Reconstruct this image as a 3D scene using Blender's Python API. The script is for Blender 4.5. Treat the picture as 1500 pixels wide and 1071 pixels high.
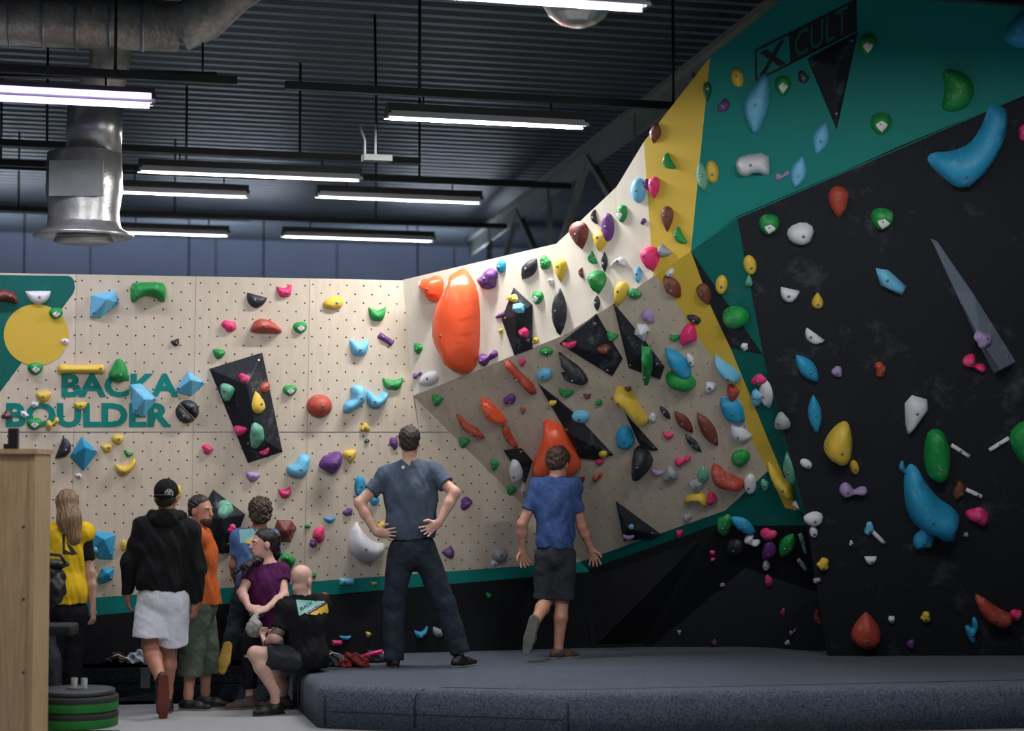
import bpy, bmesh, math, random
import numpy as np
from mathutils import Vector, Matrix
from mathutils.geometry import delaunay_2d_cdt
from mathutils.bvhtree import BVHTree

for _o in list(bpy.data.objects):
    bpy.data.objects.remove(_o, do_unlink=True)
scene = bpy.context.scene
COL = scene.collection
random.seed(7)

# ------------------------------------------------------------------ camera
FPX = 3000.0                      # focal length in pixels of the 1500 x 1071 frame
CAM = Vector((0.0, 0.0, 1.80))
HORIZON = 690.0
PITCH = math.atan((HORIZON - 535.5) / FPX)
FWD = Vector((0, math.cos(PITCH), math.sin(PITCH)))
UPV = Vector((0, -math.sin(PITCH), math.cos(PITCH)))
RGT = Vector((1, 0, 0))
cam_data = bpy.data.cameras.new('camera')
cam_data.sensor_width = 36.0
cam_data.lens = 36.0 * FPX / 1500.0
cam_data.clip_start = 0.1
cam_data.clip_end = 200
cam_data.dof.use_dof = True
cam_data.dof.focus_distance = 15.9
cam_data.dof.aperture_fstop = 1.2
cam = bpy.data.objects.new('camera', cam_data)
COL.objects.link(cam)
cam.location = CAM
cam.rotation_euler = (math.pi / 2 + PITCH, 0, 0)
scene.camera = cam

# ------------------------------------------------------------------ world, exposure
world = bpy.data.worlds.new('hall_ambient')
scene.world = world
world.use_nodes = True
bg = world.node_tree.nodes['Background']
bg.inputs[0].default_value = (0.62, 0.80, 1.0, 1)
bg.inputs[1].default_value = 0.07
scene.view_settings.view_transform = 'Standard'
scene.view_settings.look = 'None'
scene.view_settings.gamma = 1.0
scene.view_settings.use_curve_mapping = False
scene.view_settings.exposure = 0.0
LAMP_W = 62.0                     # watts of one tube lamp

# ------------------------------------------------------------------ small helpers
def ray(px, py):
    return FWD + RGT * ((px - 750.0) / FPX) + UPV * ((535.5 - py) / FPX)

def P(px, py, Y):
    """the point of depth Y (metres in front of the photographer) seen at a pixel"""
    r = ray(px, py)
    return CAM + r * (Y / r.y)

def PZ(px, py, z):
    """the point of height z seen at a pixel"""
    r = ray(px, py)
    return CAM + r * ((z - CAM.z) / r.z)

def plane_from(a, b, c):
    n = (b - a).cross(c - a).normalized()
    if n.dot(CAM - a) < 0:
        n = -n
    return (a.copy(), n)

def on(px, py, pl):
    r = ray(px, py)
    t = (pl[0] - CAM).dot(pl[1]) / r.dot(pl[1])
    return CAM + r * t

def lin(c):
    c = c / 255.0
    return c / 12.92 if c <= 0.04045 else ((c + 0.055) / 1.055) ** 2.4

def rgb(r, g, b):
    return (lin(r), lin(g), lin(b), 1.0)

def props(o, label=None, cat=None, group=None, kind=None):
    if label: o['label'] = label
    if cat: o['category'] = cat
    if group: o['group'] = group
    if kind: o['kind'] = kind
    return o

def empty(name, loc=(0, 0, 0), label=None, cat=None, group=None, kind=None):
    o = bpy.data.objects.new(name, None)
    o.empty_display_size = 0.1
    COL.objects.link(o)
    o.location = loc
    return props(o, label, cat, group, kind)

def obj(name, me, mat=None, parent=None, loc=None):
    """link a mesh whose vertices are in world space; the origin moves to loc (or to the parent's origin)"""
    o = bpy.data.objects.new(name, me)
    COL.objects.link(o)
    if mat is not None and len(me.materials) == 0:
        me.materials.append(mat)
    if loc is not None:
        me.transform(Matrix.Translation(-Vector(loc)))
        o.location = loc
    if parent is not None:
        o.parent = parent
        o.matrix_parent_inverse = Matrix.Identity(4)
        if loc is None:
            w = world_loc(parent)
            me.transform(Matrix.Translation(-w))
        else:
            o.location = Vector(loc) - world_loc(parent)
    return o

def world_loc(o):
    v = Vector(o.location)
    while o.parent:
        o = o.parent
        v = v + Vector(o.location)
    return v

def mesh_from(name, verts, faces, smooth=False):
    me = bpy.data.meshes.new(name)
    me.from_pydata([tuple(v) for v in verts], [], faces)
    me.update()
    if smooth:
        for p in me.polygons: p.use_smooth = True
    return me

class MB:
    """collects boxes, tubes and prisms of ONE part"""
    def __init__(self): self.v = []; self.f = []; self.s = []
    def add(self, vs, fs, smooth=False):
        n = len(self.v); self.v += [Vector(v) for v in vs]
        self.f += [tuple(i + n for i in f) for f in fs]; self.s += [smooth] * len(fs); return self
    def box(self, c, size, ax=None):
        c = Vector(c); X, Y, Z = ax if ax else (Vector((1,0,0)), Vector((0,1,0)), Vector((0,0,1)))
        h = [s / 2 for s in size]
        vs = [c + X*(sx*h[0]) + Y*(sy*h[1]) + Z*(sz*h[2]) for sx in (-1,1) for sy in (-1,1) for sz in (-1,1)]
        return self.add(vs, [(0,1,3,2),(4,6,7,5),(0,4,5,1),(2,3,7,6),(0,2,6,4),(1,5,7,3)])
    def bar(self, a, b, w, h, up=Vector((0,0,1))):
        a = Vector(a); b = Vector(b); d = (b - a); L = d.length; d.normalize()
        s = d.cross(up)
        if s.length < 1e-4: s = d.cross(Vector((0,1,0)))
        s.normalize(); u = s.cross(d)
        return self.box((a + b) / 2, (L, w, h), (d, s, u))
    def tube(self, pts, r, n=8, caps=True, smooth=True):
        pts = [Vector(p) for p in pts]; rs = r if isinstance(r, (list, tuple)) else [r] * len(pts)
        vs = []; prev = None
        for i, p in enumerate(pts):
            d = (pts[min(i+1, len(pts)-1)] - pts[max(i-1, 0)]).normalized()
            if prev is None:
                s = d.cross(Vector((0,0,1)))
                if s.length < 1e-3: s = d.cross(Vector((0,1,0)))
            else:
                s = prev - d * prev.dot(d)
            s.normalize(); prev = s; u = d.cross(s)
            vs += [p + (s * math.cos(2*math.pi*k/n) + u * math.sin(2*math.pi*k/n)) * rs[i] for k in range(n)]
        fs = [(i*n+k, i*n+(k+1) % n, (i+1)*n+(k+1) % n, (i+1)*n+k) for i in range(len(pts)-1) for k in range(n)]
        self.add(vs, fs, smooth)
        if caps:
            m = len(self.v) - len(vs)
            self.f += [tuple(m + k for k in range(n))[::-1], tuple(m + (len(pts)-1)*n + k for k in range(n))]; self.s += [False, False]
        return self
    def lathe(self, c, prof, n=24, axis=None, smooth=True):
        c = Vector(c); Z = Vector(axis).normalized() if axis else Vector((0,0,1))
        X = Z.orthogonal().normalized(); Y = Z.cross(X); vs = []
        for r, z in prof:
            vs += [c + Z*z + (X*math.cos(2*math.pi*k/n) + Y*math.sin(2*math.pi*k/n))*r for k in range(n)]
        fs = [(i*n+k, i*n+(k+1) % n, (i+1)*n+(k+1) % n, (i+1)*n+k) for i in range(len(prof)-1) for k in range(n)]
        return self.add(vs, fs, smooth)
    def prism(self, poly, off):
        """polygon (world points) given thickness along the vector off"""
        n = len(poly); off = Vector(off)
        vs = [Vector(p) for p in poly] + [Vector(p) + off for p in poly]
        fs = [tuple(range(n)), tuple(range(2*n-1, n-1, -1))] + [(i, i+n, (i+1) % n + n, (i+1) % n) for i in range(n)]
        return self.add(vs, fs)
    def mesh(self, name='part', fix=True):
        me = mesh_from(name, self.v, self.f)
        me.polygons.foreach_set('use_smooth', self.s)
        if fix:
            bm = bmesh.new(); bm.from_mesh(me); bmesh.ops.recalc_face_normals(bm, faces=bm.faces); bm.to_mesh(me); bm.free()
        return me
    def build(self, name, mat, parent=None, loc=None, fix=True):
        return obj(name, self.mesh(name, fix), mat, parent, loc)

# ------------------------------------------------------------------ materials
MATS = {}
def new_mat(name):
    m = bpy.data.materials.new(name); m.use_nodes = True
    nt = m.node_tree; b = nt.nodes['Principled BSDF']
    return m, nt, b

def nd(nt, typ, **kw):
    n = nt.nodes.new(typ)
    for k, v in kw.items(): setattr(n, k, v)
    return n

def mixc(nt, fac, a, b):
    n = nd(nt, 'ShaderNodeMix', data_type='RGBA')
    for i, x in ((0, fac), (6, a), (7, b)):
        if hasattr(x, 'is_linked'): nt.links.new(x, n.inputs[i])
        else: n.inputs[i].default_value = x
    return n.outputs[2]

def mth(nt, op, a, b=None, c=None):
    n = nd(nt, 'ShaderNodeMath', operation=op)
    for i, x in enumerate((a, b, c)):
        if x is None: continue
        if hasattr(x, 'is_linked'): nt.links.new(x, n.inputs[i])
        else: n.inputs[i].default_value = x
    return n.outputs[0]

def noise(nt, scale, detail=3, rough=0.6, coord='Object', stretch=None):
    tc = nd(nt, 'ShaderNodeTexCoord'); src = tc.outputs[coord]
    if stretch:
        mp = nd(nt, 'ShaderNodeMapping'); mp.inputs['Scale'].default_value = stretch
        nt.links.new(src, mp.inputs[0]); src = mp.outputs[0]
    n = nd(nt, 'ShaderNodeTexNoise'); n.inputs['Scale'].default_value = scale
    n.inputs['Detail'].default_value = detail; n.inputs['Roughness'].default_value = rough
    nt.links.new(src, n.inputs['Vector'])
    return n.outputs['Fac']

def ramp(nt, fac, lo, hi):
    n = nd(nt, 'ShaderNodeMapRange'); n.inputs[1].default_value = lo; n.inputs[2].default_value = hi
    nt.links.new(fac, n.inputs[0]); return n.outputs[0]

def bump(nt, b, h, strength=0.3, dist=0.01):
    n = nd(nt, 'ShaderNodeBump'); n.inputs['Strength'].default_value = strength; n.inputs['Distance'].default_value = dist
    nt.links.new(h, n.inputs['Height']); nt.links.new(n.outputs[0], b.inputs['Normal'])

def M(name, col, rough=0.6, metal=0.0, var=0.12, vscale=6.0, bmp=0.0, bscale=120.0, col2=None, spec=None, stretch=None):
    """plain procedural material: a colour with noise variation and fine relief"""
    if name in MATS: return MATS[name]
    m, nt, b = new_mat(name)
    f = noise(nt, vscale, 4, 0.65, stretch=stretch)
    c2 = col2 if col2 else tuple(c * (1 - var * 2) for c in col[:3]) + (1,)
    c1 = col if col2 else tuple(min(1, c * (1 + var)) for c in col[:3]) + (1,)
    nt.links.new(mixc(nt, ramp(nt, f, 0.35, 0.65), c1, c2), b.inputs['Base Color'])
    b.inputs['Roughness'].default_value = rough; b.inputs['Metallic'].default_value = metal
    if spec is not None: b.inputs['Specular IOR Level'].default_value = spec
    if bmp: bump(nt, b, noise(nt, bscale, 3, 0.6, stretch=stretch), bmp, 0.01)
    MATS[name] = m
    return m

def emit(name, col, strength):
    if name in MATS: return MATS[name]
    m, nt, b = new_mat(name)
    b.inputs['Base Color'].default_value = col
    b.inputs['Emission Color'].default_value = col; b.inputs['Emission Strength'].default_value = strength
    MATS[name] = m
    return m
# ================================================================== STRUCTURE
YAW = math.radians(16.5)
DV = Vector((math.cos(YAW), math.sin(YAW), 0))      # the way the plywood wall, the lamps and the roof ribs run
NV = Vector((math.sin(YAW), -math.cos(YAW), 0))     # out of the plywood wall, towards the mats
MAT_H = 0.30

def plywood(name, dots, base=(208, 198, 182), dark=(194, 183, 166), pitch=0.1415, dot=0.05):
    if name in MATS: return MATS[name]
    m, nt, b = new_mat(name)
    g = noise(nt, 3.0, 5, 0.6, stretch=(6.0, 1.0, 1.0))
    s = noise(nt, 1.3, 4, 0.7)
    c = mixc(nt, ramp(nt, g, 0.3, 0.7), rgb(*base), rgb(*dark))
    c = mixc(nt, mth(nt, 'MULTIPLY', ramp(nt, s, 0.55, 0.85), 0.35), c, rgb(150, 136, 120))
    oi = nd(nt, 'ShaderNodeObjectInfo')
    c = mixc(nt, mth(nt, 'MULTIPLY', oi.outputs['Random'], 0.25), c, rgb(176, 166, 148))
    if dots:      # the threaded bolt holes: two staggered lattices of small dark pits
        tc = nd(nt, 'ShaderNodeTexCoord'); sp = nd(nt, 'ShaderNodeSeparateXYZ')
        nt.links.new(tc.outputs['Object'], sp.inputs[0])
        def lattice(ox, oz):
            fx = mth(nt, 'SUBTRACT', mth(nt, 'FRACT', mth(nt, 'ADD', mth(nt, 'DIVIDE', sp.outputs[0], pitch), ox + 20.0)), 0.5)
            fz = mth(nt, 'SUBTRACT', mth(nt, 'FRACT', mth(nt, 'ADD', mth(nt, 'DIVIDE', sp.outputs[1], pitch), oz + 20.0)), 0.5)
            d = mth(nt, 'SQRT', mth(nt, 'ADD', mth(nt, 'MULTIPLY', fx, fx), mth(nt, 'MULTIPLY', fz, fz)))
            return mth(nt, 'LESS_THAN', d, dot)
        k = mth(nt, 'MAXIMUM', lattice(0.0, 0.0), lattice(0.5, 0.5))
        c = mixc(nt, k, c, rgb(40, 34, 28))
    nt.links.new(c, b.inputs['Base Color'])
    b.inputs['Roughness'].default_value = 0.55
    bump(nt, b, noise(nt, 90, 3, 0.6), 0.08, 0.004)
    MATS[name] = m
    return m

def paint(name, col, rough=0.6, chalk=0.25, scale=2.2):
    """rough textured paint on climbing panels with smears of chalk dust"""
    if name in MATS: return MATS[name]
    m, nt, b = new_mat(name)
    f = noise(nt, scale, 6, 0.72)
    sp = noise(nt, 38, 2, 0.5)
    k = mth(nt, 'MULTIPLY', ramp(nt, f, 0.56, 0.80), chalk)
    k2 = mth(nt, 'MULTIPLY', ramp(nt, sp, 0.72, 0.80), chalk * 0.8)
    nt.links.new(mixc(nt, mth(nt, 'MAXIMUM', k, k2), rgb(*col), rgb(165, 172, 182)), b.inputs['Base Color'])
    b.inputs['Roughness'].default_value = rough
    b.inputs['Specular IOR Level'].default_value = 0.25
    bump(nt, b, noise(nt, 220, 2, 0.6), 0.25, 0.004)
    MATS[name] = m
    return m

m_ply = plywood('plywood_with_bolt_holes', True)
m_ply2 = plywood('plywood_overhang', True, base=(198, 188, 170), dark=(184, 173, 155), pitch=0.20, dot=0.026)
m_cream = plywood('cream_painted_plywood', False, base=(236, 232, 220), dark=(228, 222, 208))
m_teal = paint('teal_wall_paint', (0, 124, 118), 0.55, 0.06)
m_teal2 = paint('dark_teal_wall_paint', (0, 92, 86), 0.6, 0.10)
m_yel = paint('yellow_wall_paint', (204, 174, 66), 0.55, 0.05)
m_blk = paint('black_textured_wall_paint', (30, 34, 40), 0.72, 0.22)
m_blk2 = paint('charcoal_kicker_paint', (20, 23, 28), 0.8, 0.05)

# --- the planes of the climbing wall ---------------------------------------
_a = P(240, 690, 16.30); _b = P(600, 690, 16.92)
_t = (_b - _a).normalized(); _n = _t.cross(Vector((0, 0, 1))).normalized()
if _n.y > 0: _n = -_n
PL_L = plane_from(_a, _b, _a + Vector((0, 0, 1)) + _n * math.tan(math.radians(3.0)))   # plywood wall, leaning out 3 degrees
V = {}
V['A'] = on(605, 580, PL_L)
V['Mj'] = on(850, 823, PL_L)
V['B'] = P(1012, 368, 15.25)
PL_F = plane_from(V['A'], V['Mj'], V['B'])
V['r1'] = on(826, 491, PL_F); V['r2'] = on(905, 441, PL_F)
V['r1'] += NV * 0.02
V['a1'] = on(590, 410, PL_L)
PL_U1 = plane_from(V['a1'], V['A'], V['r1'])
V['t1'] = on(815, 357, PL_U1)
V['t2'] = P(903, 274, V['r2'].y + 0.42)
V['T'] = P(1040, 84, V['B'].y + 0.25)
PL_U2 = plane_from(V['t1'], V['r1'], V['r2'])
PL_U3 = plane_from(V['t2'], V['r2'], V['B'])
V['t2'] = on(903, 274, PL_U2)
PL_U3 = plane_from(V['t2'], V['r2'], V['B'])
V['T'] = on(1040, 84, PL_U3)
V['q2'] = P(1500, 140, 14.75)
V['bR'] = PZ(1212, 961, MAT_H); V['bR2'] = Vector((V['bR'].x + 3.0, V['bR'].y + 0.05, MAT_H))
PL_R = plane_from(V['bR'], V['bR2'], V['q2'])
V['q1'] = on(1080, 320, PL_R)
V['q3'] = on(1760, 30, PL_R)
V['bR3'] = on(1760, 963, PL_R)
V['m1'] = on(1118, 520, PL_R); V['m2'] = on(1180, 752, PL_R)
PL_G = plane_from(V['T'], V['B'], V['q2'])
V['g1'] = on(1182, -30, PL_G); V['g2'] = on(1760, -190, PL_G)
V['e'] = on(1166, 744, PL_F); V['N'] = on(1062, 757, PL_F)

def panel(parent, pts, mat, thick=0.04, name='panel', loc_first=True):
    """one climbing panel: front polygon, thickness away from the viewer side"""
    c = sum((Vector(p) for p in pts), Vector()) / len(pts)
    n = Vector((0, 0, 0))
    for i in range(len(pts)):
        a = Vector(pts[i]); b = Vector(pts[(i+1) % len(pts)]); n += (a - c).cross(b - c)
    n.normalize()
    if n.dot(CAM - c) < 0: n = -n
    # local frame of the panel so that textures follow it
    up = Vector((0, 0, 1)) - n * n.z
    up.normalize(); s = up.cross(n).normalized()
    R = Matrix((s, up, n)).transposed()
    loc = [(R.transposed() @ (Vector(p) - c)) for p in pts]
    k = len(pts)
    vs = [tuple(p) for p in loc] + [(p[0], p[1], p[2] - thick) for p in loc]
    area = sum(loc[i][0]*loc[(i+1) % k][1] - loc[(i+1) % k][0]*loc[i][1] for i in range(k))
    idx = list(range(k)) if area > 0 else list(range(k))[::-1]
    fs = [tuple(idx), tuple(i + k for i in idx[::-1])]
    for a_, b_ in zip(idx, idx[1:] + idx[:1]): fs.append((a_, a_ + k, b_ + k, b_))
    me = mesh_from(name, vs, fs)
    me.materials.append(mat)
    o = bpy.data.objects.new(name, me); COL.objects.link(o)
    o.parent = parent
    o.matrix_local = Matrix.Translation(-world_loc(parent)) @ Matrix.Translation(c) @ R.to_4x4()
    return o

def structure(name, label, loc=(0, 0, 0)):
    return empty(name, loc, label, None, None, 'structure')

# --- plywood wall, panel by panel -------------------------------------------
wl = structure('wall_left', 'pale plywood climbing wall with bolt holes, lettering and a black base')
LX = [-562, -394, -227, -60, 107, 282, 449, 613]
def xl(x, y):      # panel seams lean a little with the perspective
    return x + (690 - y) * 0.018
def top_y(x): return 400.0 + x * 0.0175
def st_u(x): return 886.0 - 0.0735 * x      # upper and lower edge of the painted stripe
def st_l(x): return 913.5 - 0.0885 * x
G = 0.22
def Lp(x, y): return on(x, y, PL_L)
for i in range(len(LX)):
    x0 = LX[i]; x1 = LX[i+1] if i + 1 < len(LX) else None
    if x1 is not None:
        xr = lambda y, x1=x1: min(xl(x1, y), 590 + (y - 410) * 15 / 170 if y < 580 else 1e9)
        for y0f, y1f in ((top_y, lambda x: 632.5), (lambda x: 634.0, st_u)):
            pts = []
            for cx, yf in ((x0, y0f), (x1, y0f), (x1, y1f), (x0, y1f)):
                yy = yf(cx)
                xx = xl(cx, yy) + (G if cx == x0 else -G)
                if i == 6 and cx == x1:
                    if yy < 500: xx = 590.0
                pts.append((xx, yy))
            if i == 6 and pts[2][1] > 600 and pts[1][1] < 500:
                pts = [pts[0], pts[1], (605, 580), (xl(613, 632), 632.5), pts[3]]
            panel(wl, [Lp(*p) for p in pts], m_ply)
    else:
        pts = [(xl(x0, 634) + G, 634), (668, 634), (862, 822), (xl(x0, 840) + G, st_u(x0))]
        panel(wl, [Lp(*p) for p in pts], m_ply)
panel(wl, [Lp(606, 572), Lp(668, 632.5), Lp(xl(613, 632) + G, 632.5)], m_ply)
m_stripe = m_teal
panel(wl, [Lp(-562, st_u(-562)), Lp(862, 822), Lp(872, 837), Lp(-562, st_l(-562))], m_stripe, name='painted_stripe')
_bl = [Lp(-562, st_l(-562)), Lp(875, 837)]
for q in (Lp(885, 1010), Lp(-562, 1010)): _bl.append(q)
panel(wl, _bl, m_blk2, name='black_base_panel')
# painted emblem: a teal shield with a round corner, a yellow disc, and the lettering
def decal(parent, pts2, mat, pl, lift=0.003, name='painted_emblem'):
    c = [on(x, y, (pl[0] + pl[1] * lift, pl[1])) for x, y in pts2]
    me = mesh_from(name, c, [tuple(range(len(c)))])
    if me.polygons[0].normal.dot(pl[1]) < 0: me.flip_normals()
    return obj(name, me, mat, parent)
pts = [(-150, 401), (88, 404)] + [(98 + 11 * math.sin(t), 415 - 11 * math.cos(t)) for t in [k * math.pi / 10 for k in range(6)]] + [(110, 422), (107, 430), (-2, 577), (-70, 668), (-84, 668), (-160, 425), (-160, 410)]
decal(wl, pts, m_teal2, PL_L)
decal(wl, [(53 + 47.5 * math.cos(2*math.pi*k/40), 490.5 + 45 * math.sin(2*math.pi*k/40)) for k in range(40)], m_yel, PL_L, 0.005, 'painted_disc')

def lettering(parent, text, x0, y0, x1, h, mat, pl, slope=0.0, weight=0.012, lift=0.004, name='lettering', xform=None):
    """text of cap height h pixels whose baseline starts at x0,y0 and ends at x1, laid flat on a wall plane"""
    cu = bpy.data.curves.new('t', 'FONT'); cu.body = text; cu.size = 1.0; cu.offset = weight; cu.resolution_u = 3
    to = bpy.data.objects.new('t', cu); COL.objects.link(to)
    bpy.context.view_layer.update()
    me = bpy.data.meshes.new_from_object(to)
    bpy.data.objects.remove(to, do_unlink=True)
    me.name = name
    xs = [v.co.x for v in me.vertices]; ys = [v.co.y for v in me.vertices]
    mx, Mx, my, My = min(xs), max(xs), min(ys), max(ys)
    for v in me.vertices:
        u = (v.co.x - mx) / (Mx - mx); w = (v.co.y - my) / (My - my)
        px, py = (x0 + u * (x1 - x0), y0 - w * h + slope * u * (x1 - x0)) if xform is None else xform(u, w)
        v.co = on(px, py, (pl[0] + pl[1] * lift, pl[1]))
    me.update()
    bm = bmesh.new(); bm.from_mesh(me)
    for f in bm.faces:
        if f.normal.dot(pl[1]) < 0: f.normal_flip()
    bm.to_mesh(me); bm.free()
    me.materials.clear()
    return obj(name, me, mat, parent)
lettering(wl, 'BACKA', 90, 582, 262, 35, m_teal, PL_L, weight=0.04)
lettering(wl, 'BOULDER', 9, 626, 251, 36, m_teal, PL_L, weight=0.04)

# --- the folded overhang in the middle -----------------------------------------
wc = structure('wall_center', 'folded overhanging climbing wall, cream above and plywood below, with yellow bands')
panel(wc, [V['a1'], V['t1'], V['r1'], V['A']], m_cream)
panel(wc, [V['t1'], V['t2'], V['r2'], V['r1']], m_cream)
yA = on(943, 208, PL_U3); yB = on(957, 405, PL_U3)
panel(wc, [V['t2'], yA, yB, V['r2']], m_cream)
panel(wc, [yA, V['T'], V['B'], yB], m_yel)
LB = [on(x, y, PL_F) for x, y in ((960, 403), (988, 440), (1035, 512), (1085, 584), (1098, 640), (1125, 690), (1150, 744))]
RB = [on(x, y, PL_F) for x, y in ((1043, 453), (1070, 510), (1105, 595), (1168, 748))]
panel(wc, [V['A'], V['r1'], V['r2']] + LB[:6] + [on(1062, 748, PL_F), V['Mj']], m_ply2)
panel(wc, [LB[0], V['B']] + RB + LB[:0:-1], m_yel)
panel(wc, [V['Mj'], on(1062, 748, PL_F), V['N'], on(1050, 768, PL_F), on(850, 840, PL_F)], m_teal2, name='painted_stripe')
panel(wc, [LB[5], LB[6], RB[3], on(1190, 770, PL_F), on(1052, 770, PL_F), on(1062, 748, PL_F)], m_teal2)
# the cave flank between the overhang and the black wall
panel(wc, [V['B'], V['q1'], V['m1']], m_teal2)
panel(wc, [V['B'], V['m1'], RB[1], RB[0]], m_blk)
panel(wc, [RB[1], V['m1'], V['m2'], RB[3], RB[2]], m_teal2)
# kicker boards below the overhang
k0 = on(850, 838, PL_F); k1 = on(1052, 768, PL_F); k2 = on(1190, 770, PL_F)
g0 = PZ(868, 953, 0.28); g1 = PZ(950, 951, 0.28); ap = P(1092, 832, 17.0)
panel(wc, [k0, k1, ap, g1, g0], m_blk2)
panel(wc, [k1, k2, P(1203, 870, 16.9), ap], m_blk2)
g2 = PZ(1095, 951, 0.28); g3 = PZ(1218, 955, 0.28)
m_kick_lit = paint('lit_black_kicker_paint', (50, 56, 66), .8, .06)  # black kicker made greyer: light on these facets, put into the colour
panel(wc, [g1, ap, g2], m_kick_lit)
panel(wc, [ap, P(1203, 870, 16.9), g3, g2], m_kick_lit)

# --- the black wall and the teal headwall ------------------------------------------
wr = structure('wall_right', 'black climbing wall under an overhanging teal headwall')
panel(wr, [V['q1'], V['q2'], V['q3'], V['bR3'], V['bR'], V['m2'], V['m1']], m_blk)
seam = on(1318, 0, PL_G); 
panel(wr, [V['T'], V['g1'], on(1330, -72, PL_G), on(1318, 214, PL_G), V['q1'] if False else on(1080, 322, PL_G), V['B']], m_teal, .006)
panel(wr, [on(1330, -72, PL_G), V['g2'], on(1760, 30, PL_G), V['q2'], on(1318, 214, PL_G)], m_teal, .006)
panel(wr, [V['B'], on(1080, 322, PL_G), V['q1']], m_teal, .006)
panel(wr, [on(1080, 322, PL_G), on(1500, 140, PL_G), V['q1']], m_teal, .006)

# maker's wordmark outlined on the headwall
m_ink = M('black_ink', rgb(8, 10, 12), 0.7, var=0.05)
def wm(u, w):
    return (1112 + u * 134, 112 - u * 66 - w * (34 + 8 * u))
lettering(wr, 'X', 0, 0, 0, 0, m_ink, PL_G, xform=lambda u, w: wm(u * .29, w), weight=0.03)
decal(wr, [(1158, 49.5), (1253, 1), (1254, 45), (1159.5, 92)], m_ink, PL_G, .004, 'wordmark_band')
lettering(wr, 'CULT', 0, 0, 0, 0, m_teal2, PL_G, xform=lambda u, w: wm(.39 + u * .58, w), weight=0.0, lift=.007)
def frame_line(p, q, wpx=3.0):
    d = Vector((q[0]-p[0], q[1]-p[1])); n = Vector((-d.y, d.x)).normalized() * wpx / 2
    decal(wr, [(p[0]+n.x, p[1]+n.y), (q[0]+n.x, q[1]+n.y), (q[0]-n.x, q[1]-n.y), (p[0]-n.x, p[1]-n.y)], m_ink, PL_G, 0.004, 'wordmark_frame')
frame_line((1107, 74), (1252, 1)); frame_line((1108, 118), (1254, 44)); frame_line((1107, 73), (1108, 118)); frame_line((1253, 0), (1254, 45)); frame_line((1157, 50), (1159, 92))

# --- floor, back wall, roof ------------------------------------------------------------
def concrete(name, a, b_, rough):
    m, nt, b = new_mat(name)
    f = noise(nt, 1.2, 5, 0.6)
    nt.links.new(mixc(nt, ramp(nt, f, 0.3, 0.7), rgb(*a), rgb(*b_)), b.inputs['Base Color'])
    b.inputs['Roughness'].default_value = rough
    bump(nt, b, noise(nt, 60, 3, 0.6), 0.05, 0.003)
    return m
m_floor = concrete('pale_sealed_floor', (166, 169, 173), (152, 156, 161), 0.4)
m_back = M('blue_grey_sheet_wall', rgb(120, 132, 158), 0.6, var=0.04, vscale=1.0)
fl = MB().prism([(-16, -3, 0), (9, -3, 0), (9, 41, 0), (-16, 41, 0)], (0, 0, -0.2)).build('floor', m_floor)
props(fl, 'pale grey sealed concrete floor of the hall', None, None, 'structure')
CEIL = 5.6
wb = structure('wall_back', 'blue grey sheet clad back wall of the hall under the dark roof')
c0 = P(0, 338, 31.0)
seams = [-7.0 + 2.0 * k for k in range(-3, 10)]
base_pt = Vector((0, 34.9, 0))
for x0, x1 in zip(seams[:-1], seams[1:]):
    a = base_pt + DV * (x0 / DV.x * 0.97); b_ = base_pt + DV * ((x1 - 0.02) / DV.x * 0.97)
    MB().prism([a, b_, b_ + Vector((0, 0, CEIL)), a + Vector((0, 0, CEIL))], (0, 0.1, 0)).build('wall_sheet', m_back, wb)
m_roof = M('dark_ribbed_roof_sheet', rgb(84, 94, 104), 0.45, 0.4, var=0.1, vscale=0.6)
prof = []
y = 6.0; pitch = 0.30
vs = []; fs = []
k = 0
while y < 40:
    for dy, dz in ((0.0, 0.0), (0.11, 0.0), (0.15, 0.075), (0.26, 0.075)):
        prof.append((y + dy, CEIL + dz))
    y += pitch
for (yy, zz) in prof:
    o_ = Vector((0, yy, zz))
    vs.append(o_ - DV * 16); vs.append(o_ + DV * 9)
fs = [(2*i, 2*i+1, 2*i+3, 2*i+2) for i in range(len(prof)-1)]
me = mesh_from('ceiling', vs, fs)
ce = obj('ceiling', me, m_roof)
props(ce, 'dark ribbed metal roof sheeting over the hall', None, None, 'structure')
# ================================================================== ROOF STEEL, LAMPS, DUCTS
m_steel = M('grey_green_painted_steel', rgb(112, 120, 117), 0.5, 0.1, var=0.08)
m_dark = M('black_powder_coated_steel', rgb(26, 28, 31), 0.5, 0.3, var=0.08)
m_galv = M('galvanised_duct_metal', rgb(196, 198, 198), 0.3, 0.75, var=0.1, vscale=9, bmp=0.25, bscale=30)
m_foil = M('crinkled_foil_jacket', rgb(205, 202, 192), 0.36, 0.45, var=0.15, vscale=14, bmp=0.7, bscale=26)

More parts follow.
